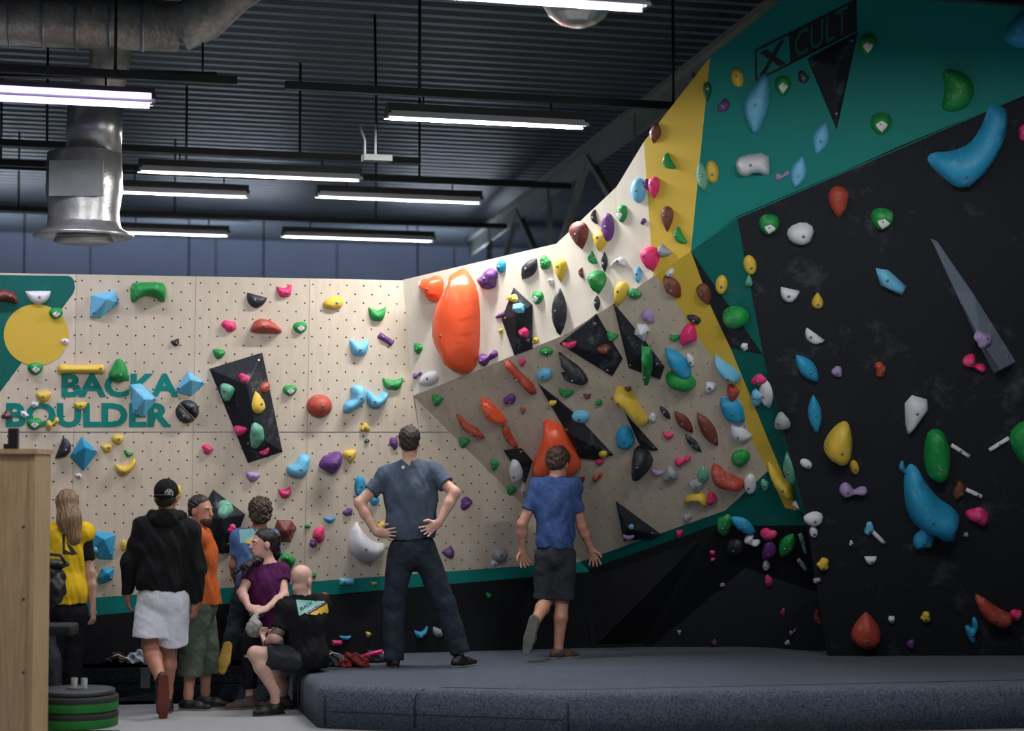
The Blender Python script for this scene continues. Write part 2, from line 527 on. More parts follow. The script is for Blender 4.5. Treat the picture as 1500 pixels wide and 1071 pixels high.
def roof_truss():
    dH = 3.5; zt = CAM.z + dH
    def at(Y): return Vector((0.83 - 0.165 * (Y - 22.1), Y, zt))
    t = empty('roof_truss', (at(22.1).x, 22.1, 0), 'grey green steel roof truss with zigzag webs above the cream overhang', 'truss')
    MB().bar(at(15.0), at(31), 0.16, 0.05).bar(at(15.0) + Vector((0, 0, -.13)), at(31) + Vector((0, 0, -.13)), 0.03, 0.22).build('top_chord', m_steel, t)
    lo = Vector((0, 0, -1.25))
    MB().bar(at(18.4) + lo, at(31) + lo, 0.14, 0.12).build('bottom_chord', m_steel, t)
    for Y, ss in ((17.5, (2.3,)), (22.1, (-2.3, 2.3)), (26.7, (-2.3, 2.3))):
        for s in ss:
            MB().bar(at(Y) + Vector((0, 0, -.1)), at(Y + s) + lo, 0.07, 0.07).build('diagonal_web', m_steel, t)
    for Y in (19.8, 24.4, 29.0):
        MB().bar(at(Y), at(Y) + lo, 0.06, 0.06, Vector((0, 1, 0))).build('upright_web', m_steel, t)
roof_truss()

m_refl = M('white_lamp_reflector', rgb(205, 208, 214), 0.4, 0.0, var=0.02)
LH = CAM.z + 2.72
def lamp_mat(name, col, s): return emit(name, col, s)
m_tube = emit('cool_white_tube', (0.86, 0.90, 1.0, 1), 3.0)
m_tubev = emit('violet_white_tube', (0.66, 0.50, 1.0, 1), 1.9)
def tube_lamp(c, L, label, watts, tube=m_tube, up=0.0):
    t = empty('tube_lamp', c, label, 'lamp', 'suspended tube lamps')
    ax = (DV, Vector((-DV.y, DV.x, 0)), Vector((0, 0, 1)))
    c = Vector(c)
    MB().box(c + Vector((0, 0, 0.085)), (L, 0.07, 0.06), ax).build('housing', m_dark, t)
    s = ax[1]
    mb = MB()
    for q in (-1, 1):
        a0 = c + s * (0.03 * q) + Vector((0, 0, 0.055)); a1 = c + s * (0.085 * q) + Vector((0, 0, 0.0))
        mb.prism([a0 - DV * L/2, a0 + DV * L/2, a1 + DV * L/2, a1 - DV * L/2], (0, 0, 0.006))
    mb.build('reflector', m_refl, t)
    MB().tube([c - DV * (L/2 - .03) + Vector((0, 0, .02)), c + DV * (L/2 - .03) + Vector((0, 0, .02))], 0.019, 10).build('tube', tube, t)
    for q in (-1, 1):
        MB().box(c + DV * (q * (L/2 - .01)) + Vector((0, 0, .035)), (0.03, 0.12, 0.06), ax).build('end_cap', m_dark, t)
    for q in (-0.32, 0.32):
        MB().tube([c + DV * (L * q) + Vector((0, 0, 0.11)), c + DV * (L * q) + Vector((0, 0, 0.19))], 0.008, 6).build('hanger', m_dark, t)
    for q in (-1, 1):      # the reflector throws the light down and out to both sides, never above the wings
        ld = bpy.data.lights.new('tube_light', 'AREA'); ld.shape = 'RECTANGLE'; ld.size = L - .06; ld.size_y = 0.035
        ld.energy = watts / 2; ld.color = (1.0, 0.965, 0.93) if tube is m_tube else (0.93, 0.88, 1.0)
        lo = bpy.data.objects.new('tube_light', ld); COL.objects.link(lo)
        lo.parent = t
        lo.matrix_local = Matrix.Rotation(YAW, 4, 'Z') @ Matrix.Translation((0, q * .022, .003)) @ Matrix.Rotation(math.radians(42 * q), 4, 'X')
    if tube is m_tubev:
        MB().tube([c - DV * (L/2 - .03) + s * .06 + Vector((0, 0, .0)), c + DV * (L/2 - .03) + s * .06 + Vector((0, 0, .0))], 0.024, 10).build('tube', tube, t)
        MB().tube([c - DV * (L/2 - .03) - s * .06 + Vector((0, 0, .05)), c + DV * (L/2 - .03) - s * .06 + Vector((0, 0, .05))], 0.024, 10).build('tube', tube, t)
    if up:      # added upward light for the back wall and roof
        MB().tube([c - DV * (L/2 - .05) + Vector((0, 0, .125)), c + DV * (L/2 - .05) + Vector((0, 0, .125))], 0.012, 8).build('added_upper_tube', tube, t)
        ld = bpy.data.lights.new('added_uplight', 'AREA'); ld.shape = 'RECTANGLE'; ld.size = L - .06; ld.size_y = 0.06
        ld.energy = up; ld.color = (0.78, 0.87, 1.0)
        lo = bpy.data.objects.new('added_uplight', ld); COL.objects.link(lo); lo.parent = t
        lo.matrix_local = Matrix.Translation((0, 0, 0.145)) @ Matrix.Rotation(YAW, 4, 'Z') @ Matrix.Rotation(math.pi, 4, 'X')
    return t

def lamp_px(x0, x1, yc, label, watts=LAMP_W, tube=m_tube, dz=0.0, L=None):
    z = LH + dz
    a = PZ((x0 + x1) / 2, yc, z)
    if L is None: L = (x1 - x0) / FPX * a.y / math.cos(YAW) * 1.03
    return tube_lamp(a, L, label, watts, tube), a

# lighting rails the lamps hang from, and the rods that carry the rails
def rail(p0, p1, lab):
    t = empty('lighting_rail', (Vector(p0) + Vector(p1)) / 2, lab, 'rail', 'dark lighting rails under the roof')
    MB().bar(p0, p1, 0.07, 0.06).build('channel', m_dark, t)
    n = 2
    for k in range(n):
        q = Vector(p0).lerp(Vector(p1), (k + 0.5) / n)
        MB().tube([q, Vector((q.x, q.y, CEIL + .02))], 0.012, 6).build('hanging_rod', m_dark, t)
lamps = [
 (572, 857, 180, 'lit tube lamp hung above the cream overhang, nearest the steel truss', LAMP_W * 2.5, m_tube),
 (215, 522, 258, 'lit tube lamp hung beside the long thin ceiling rod and junction box', LAMP_W, m_tube),
 (470, 702, 293, 'lit tube lamp hung low above the blue grey back wall', LAMP_W, m_tube),
 (168, 358, 285, 'lit tube lamp partly hidden by the round air diffuser', LAMP_W, m_tube),
 (175, 330, 343, 'dim tube lamp farthest back beside the air diffuser', LAMP_W * .7, m_tube),
 (420, 632, 350, 'dim tube lamp farthest back in front of the blue grey wall', LAMP_W * .7, m_tube),
 (-160, 212, 143, 'bright violet white tube lamp in front of the silver duct', LAMP_W * 1.2, m_tubev),
]
lamp_at = []
for x0, x1, yc, lb, w, tb in lamps:
    t, a = lamp_px(x0, x1, yc, lb, w, tb); lamp_at.append(a)
# the same rows carry on towards the photographer, over the mats and the floor
EXTRA = ((0.05, 11.72, 1.1, 'tube lamp whose lower edge just shows beside the polished air nozzle'),
         (2.7, 11.4, 2.2, 'tube lamp over the black wall out of view'), (-2.9, 11.2, 0.95, 'tube lamp over the people out of view'),
         (-0.7, 9.6, 0.4, 'tube lamp over the front floor out of view'), (2.2, 9.4, 0.35, 'tube lamp above the front of the big mat'), (-3.4, 8.8, 0.4, 'tube lamp nearest the photographer'))
for x, y, w, lb in EXTRA:
    tube_lamp((x, y, LH), 1.55, lb, LAMP_W * w); lamp_at.append(Vector((x, y, LH)))
for x, y, lb in ((-7.5, 29.0, 'open topped tube lamp added unseen behind the plywood wall below the diffuser'), (-4.2, 30.0, 'open topped tube lamp added unseen behind the middle of the plywood wall'), (-0.9, 31.0, 'open topped tube lamp added unseen behind the plywood wall near the truss')):  # unseen lamps and rails, added to brighten the back wall
    tube_lamp((x, y, 4.15), 1.9, lb, LAMP_W * .6, up=LAMP_W * 2.0); rail(Vector((x, y, 4.36)) - DV * 1.1, Vector((x, y, 4.36)) + DV * 1.1, 'short dark lighting rail ' + lb[21:])

RAILS = {0: (-1.6, 2.6, 'dark lighting rail running to the truss over the cream overhang'), 1: (-3.0, 1.6, 'dark lighting rail crossing in front of the round air diffuser'),
         2: (-4.6, 1.8, 'dark lighting rail above the low back lamp'), 5: (-4.6, 1.8, 'dark lighting rail farthest back before the blue grey wall'), 6: (-2.0, 1.6, 'dark lighting rail above the violet lamp'), 3: (-2.6, .95, 'short dark lighting rail behind the air diffuser'), 4: (-2.6, .9, 'short dark lighting rail behind the diffuser, farthest back'),
         7: (-3.9, 3.9, 'dark lighting rail over the middle of the hall, out of view'), 10: (-3.7, 3.7, 'dark lighting rail nearest the photographer, out of view')}
for i, (u0, u1, lab) in RAILS.items():
    a = lamp_at[i] + Vector((0, 0, 0.21))
    rail(a + DV * u0, a + DV * u1, lab)

# junction box with two cable stubs on the thin rod
jb = P(552, 232, 17.0)
t = empty('junction_box', jb, 'small grey junction box with two cables on the long thin rod', 'junction box')
MB().box(jb, (0.24, 0.12, 0.05), (DV, Vector((-DV.y, DV.x, 0)), Vector((0, 0, 1)))).build('box', m_steel, t)
MB().tube([jb, Vector((jb.x - .02, jb.y, CEIL + .02))], 0.012, 6).build('rod', m_dark, t)
MB().tube([jb + Vector((-.1, 0, 0)), jb + Vector((-.1, 0, .15)), jb + Vector((-.14, 0, .27))], 0.01, 6).build('cable', m_refl, t)
MB().tube([jb + Vector((-.01, -.02, 0)), jb + Vector((-.01, -.02, .28))], 0.01, 6).build('cable', m_refl, t)

# main air duct across the top with its branch to a round diffuser
def duct():
    Y = 16.2
    t = empty('air_duct', P(150, 40, Y), 'silver spiral air duct with a branch dropping to a round diffuser', 'duct')
    r = 0.196
    c0 = P(-700, 2, Y - .9); c1 = P(262, 40, Y); c2 = P(345, -10, Y + .1); c3 = P(470, -90, Y + .15)
    MB().tube([c0, c1], r, 28).build('main_pipe', m_foil, t)
    MB().tube([c1, P(300, 25, Y), c2, c3], [r, r*.96, r*.8, r*.75], 24).build('elbow', m_foil, t)
    for k in range(18):
        q = c0.lerp(c1, 0.05 + k * 0.0525); d = (c1 - c0).normalized()
        MB().tube([q - d * .012, q + d * .012], r + .008, 28).build('rib', m_galv, t)
    b0 = P(163, 50, Y); b1 = P(160, 100, Y + .05); b2 = P(140, 150, Y + .1); b3 = P(137, 225, Y + .1)
    MB().tube([b0, b1, b2], [.167, .16, .185], 24).build('branch', m_foil, t)
    MB().tube([b2, b3], .22, 26).build('drop_pipe', m_galv, t)
    d0 = P(124, 222, Y + .05)
    z0 = d0.z
    zt = P(124, 345, Y).z
    H = z0 - zt
    MB().lathe((d0.x, d0.y, zt), [(.24, H), (.292, H - .02), (.304, H*.55), (.28, .2), (.286, .1)], 32).build('plenum', m_galv, t)
    MB().box((d0.x + .0, d0.y - .30, zt + H * .62), (.42, .03, .28)).build('motor_plate', m_steel, t)
    MB().lathe((d0.x, d0.y, zt), [(.28, .12), (.30, .06), (.385, .018), (.40, -.006), (.37, -.012), (.26, .035), (.24, .06)], 40).build('flange', m_galv, t)
    MB().lathe((d0.x, d0.y, zt), [(.0, -.065), (.20, -.06), (.24, -.042), (.215, .012), (.14, .06)], 32).build('diffuser_disc', m_galv, t)
    MB().tube([P(297, 62, Y), P(297, 104, Y)], .01, 6).build('hanger', m_dark, t)
    MB().bar(P(-30, 106, Y + .4), P(318, 113, Y + .5), .1, .07).build('bearer', m_dark, t)
duct()
def nozzle():
    Y = 12.8
    c = P(846, -4, Y)
    t = empty('air_nozzle', c, 'round polished air nozzle at the top edge above the overhang lamp', 'air nozzle')
    MB().lathe(c, [(0.0, -.19), (.06, -.186), (.12, -.165), (.18, -.12), (.22, -.05), (.235, .03), (.22, .1), (.17, .2), (.17, .8)], 20, smooth=False).build('bowl', m_galv, t)
    MB().lathe(c, [(.238, .02), (.25, .03), (.25, .06), (.236, .07)], 28).build('collar', m_galv, t)
nozzle()
# ================================================================== MATS AND FLOOR THINGS
def carpet(name, a, b_):
    m, nt, b = new_mat(name)
    f = noise(nt, 70, 4, 0.8); g = noise(nt, 2.0, 4, 0.6); h = noise(nt, 38, 2, 0.6)
    c = mixc(nt, ramp(nt, f, 0.42, 0.58), rgb(*a), rgb(*b_))
    c = mixc(nt, mth(nt, 'MULTIPLY', ramp(nt, h, 0.5, 0.75), 0.35), c, rgb(96, 106, 120))
    c = mixc(nt, mth(nt, 'MULTIPLY', ramp(nt, g, 0.45, 0.75), 0.3), c, rgb(*a))
    nt.links.new(c, b.inputs['Base Color'])
    b.inputs['Roughness'].default_value = 0.95
    b.inputs['Specular IOR Level'].default_value = 0.1
    b.inputs['Sheen Weight'].default_value = 0.08
    b.inputs['Sheen Roughness'].default_value = 0.5
    bump(nt, b, f, 0.8, 0.006)
    return m
m_carpet = carpet('blue_grey_mat_carpet', (50, 58, 70), (92, 102, 116))
m_seam = M('dark_mat_seam', rgb(22, 25, 30), 0.9)

def rounded_block(name, poly, z0, z1, r, mat, seg=5, loc=None, parent=None):
    """upright block on a plan polygon, its upper rim and upright edges rounded"""
    bm = bmesh.new()
    vs = [bm.verts.new((p[0], p[1], z0)) for p in poly]
    f = bm.faces.new(vs); bm.normal_update()
    if f.normal.z < 0: f.normal_flip()
    ex = bmesh.ops.extrude_face_region(bm, geom=[f])
    for v in ex['geom']:
        if isinstance(v, bmesh.types.BMVert): v.co.z = z1
    bm.normal_update()
    es = [e for e in bm.edges if not all(abs(v.co.z - z0) < 1e-6 for v in e.verts)]
    bmesh.ops.bevel(bm, geom=es, offset=r, segments=seg, affect='EDGES', profile=0.5)
    bmesh.ops.recalc_face_normals(bm, faces=bm.faces)
    me = bpy.data.meshes.new(name); bm.to_mesh(me); bm.free()
    for p in me.polygons: p.use_smooth = True
    return obj(name, me, mat, parent, loc)

p0 = PZ(427, 974, MAT_H); p1 = PZ(466, 1004, MAT_H); p2 = PZ(828, 1016, MAT_H); p3 = PZ(1560, 1003, MAT_H); p4 = PZ(1790, 1001, MAT_H)
pw0 = on(560, 961, PL_L); pw1 = PZ(870, 953, MAT_H)
plan = [p0, p1, p2, p3, p4, Vector((V['bR3'].x, 16.86, 0)), Vector((V['bR'].x + .1, 16.86, 0)), Vector((g3.x + .02, 17.1, 0)), Vector((g2.x, g2.y + .16, 0)), Vector((g1.x, g1.y + .16, 0)), Vector((g0.x, g0.y + .12, 0))]
bl = on(470, 960, PL_L)
plan.append(Vector((bl.x, bl.y + .06, 0)))
mat_c = sum((Vector((p.x, p.y, 0)) for p in plan), Vector()) / len(plan)
big = empty('crash_mat', (mat_c.x, mat_c.y, 0), 'large blue grey carpeted crash mat in front of the overhang and black wall', 'crash mat')
rounded_block('mat_body', plan, 0.004, MAT_H, 0.07, m_carpet, parent=big)
def seam(pts, r=0.008, parent=big, name='seam'):
    MB().tube(pts, r, 6).build(name, m_seam, parent)
q = lambda a, b, t: Vector(a).lerp(Vector(b), t)
def front(t, z, a=p1, b=p2, out=0.0):
    v = q(a, b, t); return Vector((v.x, v.y, z)) + Vector((0, -1, 0)) * out
f_ = 0.40
seam([front(f_, .03, out=.002), front(f_, .2, out=.002), front(f_ + .005, .25, out=-.008), front(f_ + .03, .285, out=-.035), front(f_ + .12, MAT_H - .002, out=-.11), front(1.0, MAT_H - .004, out=-.22),
      Vector((p3.x, p3.y + .35, MAT_H - .003))], 0.007)
seam([front(.03, .02, out=.004), front(.03, .235, out=.004)], 0.008)
seam([front(.06, .12, out=.001), front(.99, .12, out=.001)], 0.004)
seam([Vector((p2.x + .02, p2.y + .0, .02)), Vector((p2.x + .02, p2.y, .24))], 0.006)
seam([q(p0, p1, .35) + Vector((-.004, 0, -.25)), q(p0, p1, .35) + Vector((-.004, 0, -.07)), q(p0, p1, .35) + Vector((.03, 0, -.02)), q(p0, p1, .35) + Vector((.1, .02, -.002)), q(p0, p1, .35) + Vector((.35, .3, -.004))], 0.006)

s0 = PZ(-500, 1030, 0); s1 = PZ(424, 1027, 0)
t0 = on(-500, 985, PL_L); t1 = on(440, 985, PL_L)
plan2 = [s0, Vector((s1.x, s1.y, 0)), Vector((t1.x - .02, t1.y - .12, 0)), Vector((t0.x, t0.y - .12, 0))]
side = empty('crash_mat', ((s0.x + s1.x) / 2, (s0.y + t0.y) / 2, 0), 'narrow blue grey carpeted mat along the plywood wall behind the people', 'crash mat')
rounded_block('mat_body', plan2, 0.004, 0.29, 0.05, m_carpet, parent=side)
MB().tube([Vector((s0.x, s0.y, .14)), Vector((s1.x, s1.y, .14))], .005, 6).build('seam', m_seam, side)
SIDE_H = 0.29

# oak cabinet end panel in the foreground with a black bracket on its top
def oak(name):
    m, nt, b = new_mat(name)
    f = noise(nt, 6, 5, 0.6, stretch=(9.0, 9.0, 0.55)); g = noise(nt, 40, 3, 0.6, stretch=(6.0, 6.0, 0.3))
    c = mixc(nt, ramp(nt, f, 0.3, 0.7), rgb(186, 160, 126), rgb(160, 132, 98))
    c = mixc(nt, mth(nt, 'MULTIPLY', ramp(nt, g, 0.5, 0.7), 0.3), c, rgb(134, 108, 78))
    nt.links.new(c, b.inputs['Base Color']); b.inputs['Roughness'].default_value = 0.5
    bump(nt, b, g, 0.1, 0.003)
    return m
m_oak = oak('oak_laminate')
Yc = 12.93
cx1 = P(50, 800, Yc).x; ctop = P(20, 658, Yc).z
cab = empty('oak_cabinet', (cx1 - .4, Yc + .2, 0), 'tall oak laminate cabinet at the frame edge beside the weight plates', 'cabinet')
MB().box((cx1 - .40, Yc + .22, (ctop - .03) / 2), (.80, .44, ctop - .03)).build('body', m_oak, cab)
MB().box((cx1 - .395, Yc + .21, ctop - .014), (.83, .48, .03)).build('top_board', m_oak, cab)
m_screw = M('dark_screw_head', rgb(70, 58, 46), 0.5, 0.4)
for py in (772, 878, 985):
    MB().lathe(P(34.5, py, Yc - .001), [(.0, .004), (.008, .003), (.009, -.002)], 10, axis=(0, -1, 0)).build('screw', m_screw, cab)
MB().box((cx1 - .028, Yc - .006, (ctop - .03) / 2), (.004, .006, ctop - .03)).build('edge_band', m_oak, cab)
br = P(18, 645, Yc + .2)
brk = empty('black_bracket', (br.x, br.y, ctop), 'black angled bracket standing on top of the oak cabinet', 'bracket')
MB().box((br.x + .008, br.y, ctop + .068), (.06, .05, .135)).build('upright', m_dark, brk)
MB().box((br.x - .035, br.y, ctop + .018), (.03, .05, .035)).build('foot', m_dark, brk)

# bumper plates stacked flat on a low trolley
m_rub = M('black_rubber', rgb(24, 26, 28), 0.7, var=0.1, bmp=0.2)
m_grn = M('green_rubber_band', rgb(10, 120, 34), 0.6, var=0.1)
Yw = 13.75
wc_ = P(112, 1040, Yw); 
tro = empty('plate_trolley', (wc_.x, Yw, 0), 'low black steel trolley carrying the green banded weight plates', 'trolley')
MB().box((wc_.x + .0, Yw, .035), (.50, .40, .03)).box((wc_.x + .03, Yw - .02, .075), (.1, .1, .06)).build('deck', m_dark, tro)
MB().tube([(wc_.x - .02, Yw + .02, .08), (wc_.x - .02, Yw + .02, .42)], .022, 12).build('post', m_steel, tro)
MB().tube([(wc_.x + .05, Yw + .0, .08), (wc_.x + .05, Yw, .42)], .022, 12).build('post', m_steel, tro)
for sx in (-.2, .2):
    for sy in (-.15, .15):
        MB().lathe((wc_.x + sx, Yw + sy, .022), [(.0, -.015), (.02, -.015), (.02, .015), (.0, .015)], 12, axis=(1, 0, 0)).build('wheel', m_rub, tro)
R_ = .275
zb = .105
for i in range(2):
    z = zb + i * .105
    pl = empty('weight_plate', (wc_.x, Yw, z), ['lower black weight plate with a green band on the trolley', 'upper black weight plate with a green band on the trolley'][i], 'weight plate', 'stacked weight plates')
    MB().lathe((wc_.x, Yw, z), [(.03, .0), (R_ - .01, .0), (R_, .008), (R_, .06)], 44).build('lower_rim', m_grn, pl)
    MB().lathe((wc_.x, Yw, z), [(R_, .06), (R_ + .001, .063), (R_ + .001, .095), (R_ - .012, .104), (.2, .104), (.19, .094), (.09, .094), (.03, .098)], 44).build('rubber_disc', m_rub, pl)
cap = empty('weight_plate', (wc_.x, Yw, zb + .21), 'thin dark grey weight plate lying on top of the green banded ones', 'weight plate', 'stacked weight plates')
MB().lathe((wc_.x, Yw, zb + .21), [(.03, 0), (R_ - .03, 0), (R_ - .02, .008), (R_ - .02, .03), (R_ - .03, .036), (.12, .036), (.03, .034)], 40).build('disc', M('grey_cast_iron', rgb(70, 76, 82), .5, .5), cap)
MB().lathe((wc_.x, Yw, zb + .21), [(.06, .037), (.065, .045), (.028, .045), (.028, .037)], 20).build('hub', m_steel, cap)
# padded exercise bench just behind, only its black pad and strut showing
Yb = 14.4
bp = P(70, 922, Yb)
bench = empty('weight_bench', (bp.x, Yb, 0), 'black padded weight bench half hidden behind the oak cabinet', 'bench')
rounded_block('pad', [(bp.x - .55, Yb - .14), (bp.x + .19, Yb - .14), (bp.x + .19, Yb + .14), (bp.x - .55, Yb + .14)], bp.z - .035, bp.z + .04, .02, m_rub, 3, parent=bench)
MB().bar((bp.x - .12, Yb, .02), (bp.x - .12, Yb, bp.z - .03), .05, .05, Vector((0, 1, 0))).bar((bp.x - .5, Yb, .03), (bp.x + .1, Yb, .03), .05, .05).bar((bp.x - .45, Yb, .02), (bp.x - .45, Yb, bp.z - .03), .05, .05, Vector((0, 1, 0))).build('frame', m_dark, bench)
MB().tube([P(55, 952, Yb - .1), P(63, 951, Yb - .1)], .012, 8).build('grip', m_steel, bench)
MB().lathe(P(68, 969, Yb - .06), [(0, .01), (.012, .008), (.014, 0)], 12, axis=(0, -1, 0)).build('pull_pin', m_steel, bench)

# a black drinking bottle on the narrow mat
m_bott = M('matt_black_bottle', rgb(20, 22, 25), .4)
Yo = 16.25
bc = P(137, 977, Yo); bz = SIDE_H + .001
bot = empty('drinking_bottle', (bc.x, Yo, bz), 'black drinking bottle with a loop lid standing on the narrow mat', 'bottle')
MB().lathe((bc.x, Yo, bz), [(.0, 0), (.036, 0), (.038, .006), (.038, .135), (.03, .155), (.022, .16)], 20).build('body', m_bott, bot)
MB().lathe((bc.x, Yo, bz), [(.024, .158), (.026, .162), (.026, .192), (.0, .194)], 16).build('lid', m_rub, bot)
MB().tube([(bc.x - .03, Yo, bz + .16), (bc.x - .05, Yo, bz + .15), (bc.x - .055, Yo, bz + .11), (bc.x - .04, Yo, bz + .09)], .007, 6).build('carry_loop', m_steel, bot)
# ================================================================== SOFT SHAPES (smooth unions meshed on a grid)
def smin(a, b, k):
    h = np.clip(0.5 + 0.5 * (b - a) / k, 0, 1)
    return b + (a - b) * h - k * h * (1 - h)

def v3(p): return np.array((p[0], p[1], p[2]), dtype=np.float32)

class Soft:
    """a list of shapes blended into one closed surface; world coordinates"""
    def __init__(self, k=0.02): self.ops = []; self.k = k
    def cone(self, a, b, r1, r2, k=None, cap=None, flat=None):
        self.ops.append(('cone', v3(a), v3(b), r1, r2, k or self.k, cap, flat)); return self
    def ell(self, c, r, R=None, k=None, cap=None):
        R = np.array(R if R is not None else np.eye(3), dtype=np.float32)   # rows: local axes
        self.ops.append(('ell', v3(c), np.array(r, dtype=np.float32), R, k or self.k, cap)); return self
    def cut(self, p, n):
        self.ops.append(('cut', v3(p), v3(Vector(n).normalized()))); return self
    def minus(self, c, r, k=0.01):
        self.ops.append(('minus', v3(c), r, k)); return self
    def ripple(self, amp, freq, seed=0, stretch=(1, 1, 1)):
        self.ops.append(('ripple', amp, freq, seed, stretch)); return self
    def bounds(self):
        lo = np.full(3, 1e9); hi = -lo
        for o in self.ops:
            if o[0] == 'cone':
                r = max(o[3], o[4]); lo = np.minimum(lo, np.minimum(o[1], o[2]) - r); hi = np.maximum(hi, np.maximum(o[1], o[2]) + r)
            elif o[0] == 'ell':
                r = float(o[2].max()); lo = np.minimum(lo, o[1] - r); hi = np.maximum(hi, o[1] + r)
        return lo - 0.03, hi + 0.03
    def mesh(self, name, res=0.008):
        lo, hi = self.bounds()
        n = np.ceil((hi - lo) / res).astype(int) + 2
        ax = [(lo[i] + res * np.arange(n[i])).astype(np.float32) for i in range(3)]
        D = np.full(n, 0.5, dtype=np.float32)
        def sub(l, h, m):
            i0 = np.maximum(((l - m - lo) / res).astype(int), 0); i1 = np.minimum(((h + m - lo) / res).astype(int) + 2, n)
            sl = tuple(slice(a, b) for a, b in zip(i0, i1))
            return sl, ax[0][sl[0]][:, None, None], ax[1][sl[1]][None, :, None], ax[2][sl[2]][None, None, :]
        for o in self.ops:
            if o[0] == 'cone':
                _, a, b, r1, r2, k, cap, flat = o
                r = max(r1, r2); sl, X, Y, Z = sub(np.minimum(a, b) - r, np.maximum(a, b) + r, k + 2.5 * res)
                if D[sl].size == 0: continue
                ab = b - a; L2 = max(float(ab @ ab), 1e-8)
                t = np.clip(((X - a[0]) * ab[0] + (Y - a[1]) * ab[1] + (Z - a[2]) * ab[2]) / L2, 0, 1)
                dx = X - a[0] - t * ab[0]; dy = Y - a[1] - t * ab[1]; dz = Z - a[2] - t * ab[2]
                if flat is not None:      # (axis, factor): thinner along an axis
                    w = v3(flat[0]); q = dx * w[0] + dy * w[1] + dz * w[2]; f = 1.0 / flat[1] - 1.0
                    dx = dx + q * f * w[0]; dy = dy + q * f * w[1]; dz = dz + q * f * w[2]
                d = np.sqrt(dx * dx + dy * dy + dz * dz) - (r1 + (r2 - r1) * t)
                if flat is not None: d = d * max(flat[1], 0.45)
                if cap is not None:
                    for cp, cn in cap:
                        d = np.maximum(d, (X - cp[0]) * cn[0] + (Y - cp[1]) * cn[1] + (Z - cp[2]) * cn[2])
                D[sl] = smin(D[sl], d, k)
            elif o[0] == 'ell':
                _, c, r, R, k, cap = o
                rm = float(r.max()); sl, X, Y, Z = sub(c - rm, c + rm, k + 2.5 * res)
                if D[sl].size == 0: continue
                dx = X - c[0]; dy = Y - c[1]; dz = Z - c[2]
                q = [(dx * R[i][0] + dy * R[i][1] + dz * R[i][2]) for i in range(3)]
                k0 = np.sqrt((q[0]/r[0])**2 + (q[1]/r[1])**2 + (q[2]/r[2])**2)
                k1 = np.sqrt((q[0]/r[0]**2)**2 + (q[1]/r[1]**2)**2 + (q[2]/r[2]**2)**2) + 1e-6
                d = k0 * (k0 - 1.0) / k1
                if cap is not None:
                    for cp, cn in cap:
                        d = np.maximum(d, (X - cp[0]) * cn[0] + (Y - cp[1]) * cn[1] + (Z - cp[2]) * cn[2])
                D[sl] = smin(D[sl], d, k)
            elif o[0] == 'cut':
                _, p, nn = o
                D = np.maximum(D, (ax[0][:, None, None] - p[0]) * nn[0] + (ax[1][None, :, None] - p[1]) * nn[1] + (ax[2][None, None, :] - p[2]) * nn[2])
            elif o[0] == 'minus':
                _, c, r, k = o
                sl, X, Y, Z = sub(c - r, c + r, k + 2 * res)
                d = np.sqrt((X - c[0])**2 + (Y - c[1])**2 + (Z - c[2])**2) - r
                D[sl] = -smin(-D[sl], d, k)
            elif o[0] == 'ripple':
                _, amp, fq, seed, st = o
                X = ax[0][:, None, None] * (fq * st[0]); Y = ax[1][None, :, None] * (fq * st[1]); Z = ax[2][None, None, :] * (fq * st[2])
                s = seed * 1.7
                D = D + amp * (np.sin(X * 1.0 + 1.3 * np.sin(Z * .7 + s) + s) * np.sin(Z * 1.1 + 1.1 * np.sin(Y * .9 + X * .4) + s * 2) + .5 * np.sin(X * 1.9 + Z * 1.6 + Y * 1.2 + s * 3)).astype(np.float32)
        D[0] = D[-1] = 0.5; D[:, 0] = D[:, -1] = 0.5; D[:, :, 0] = D[:, :, -1] = 0.5
        return surface_nets(name, D, lo, res)

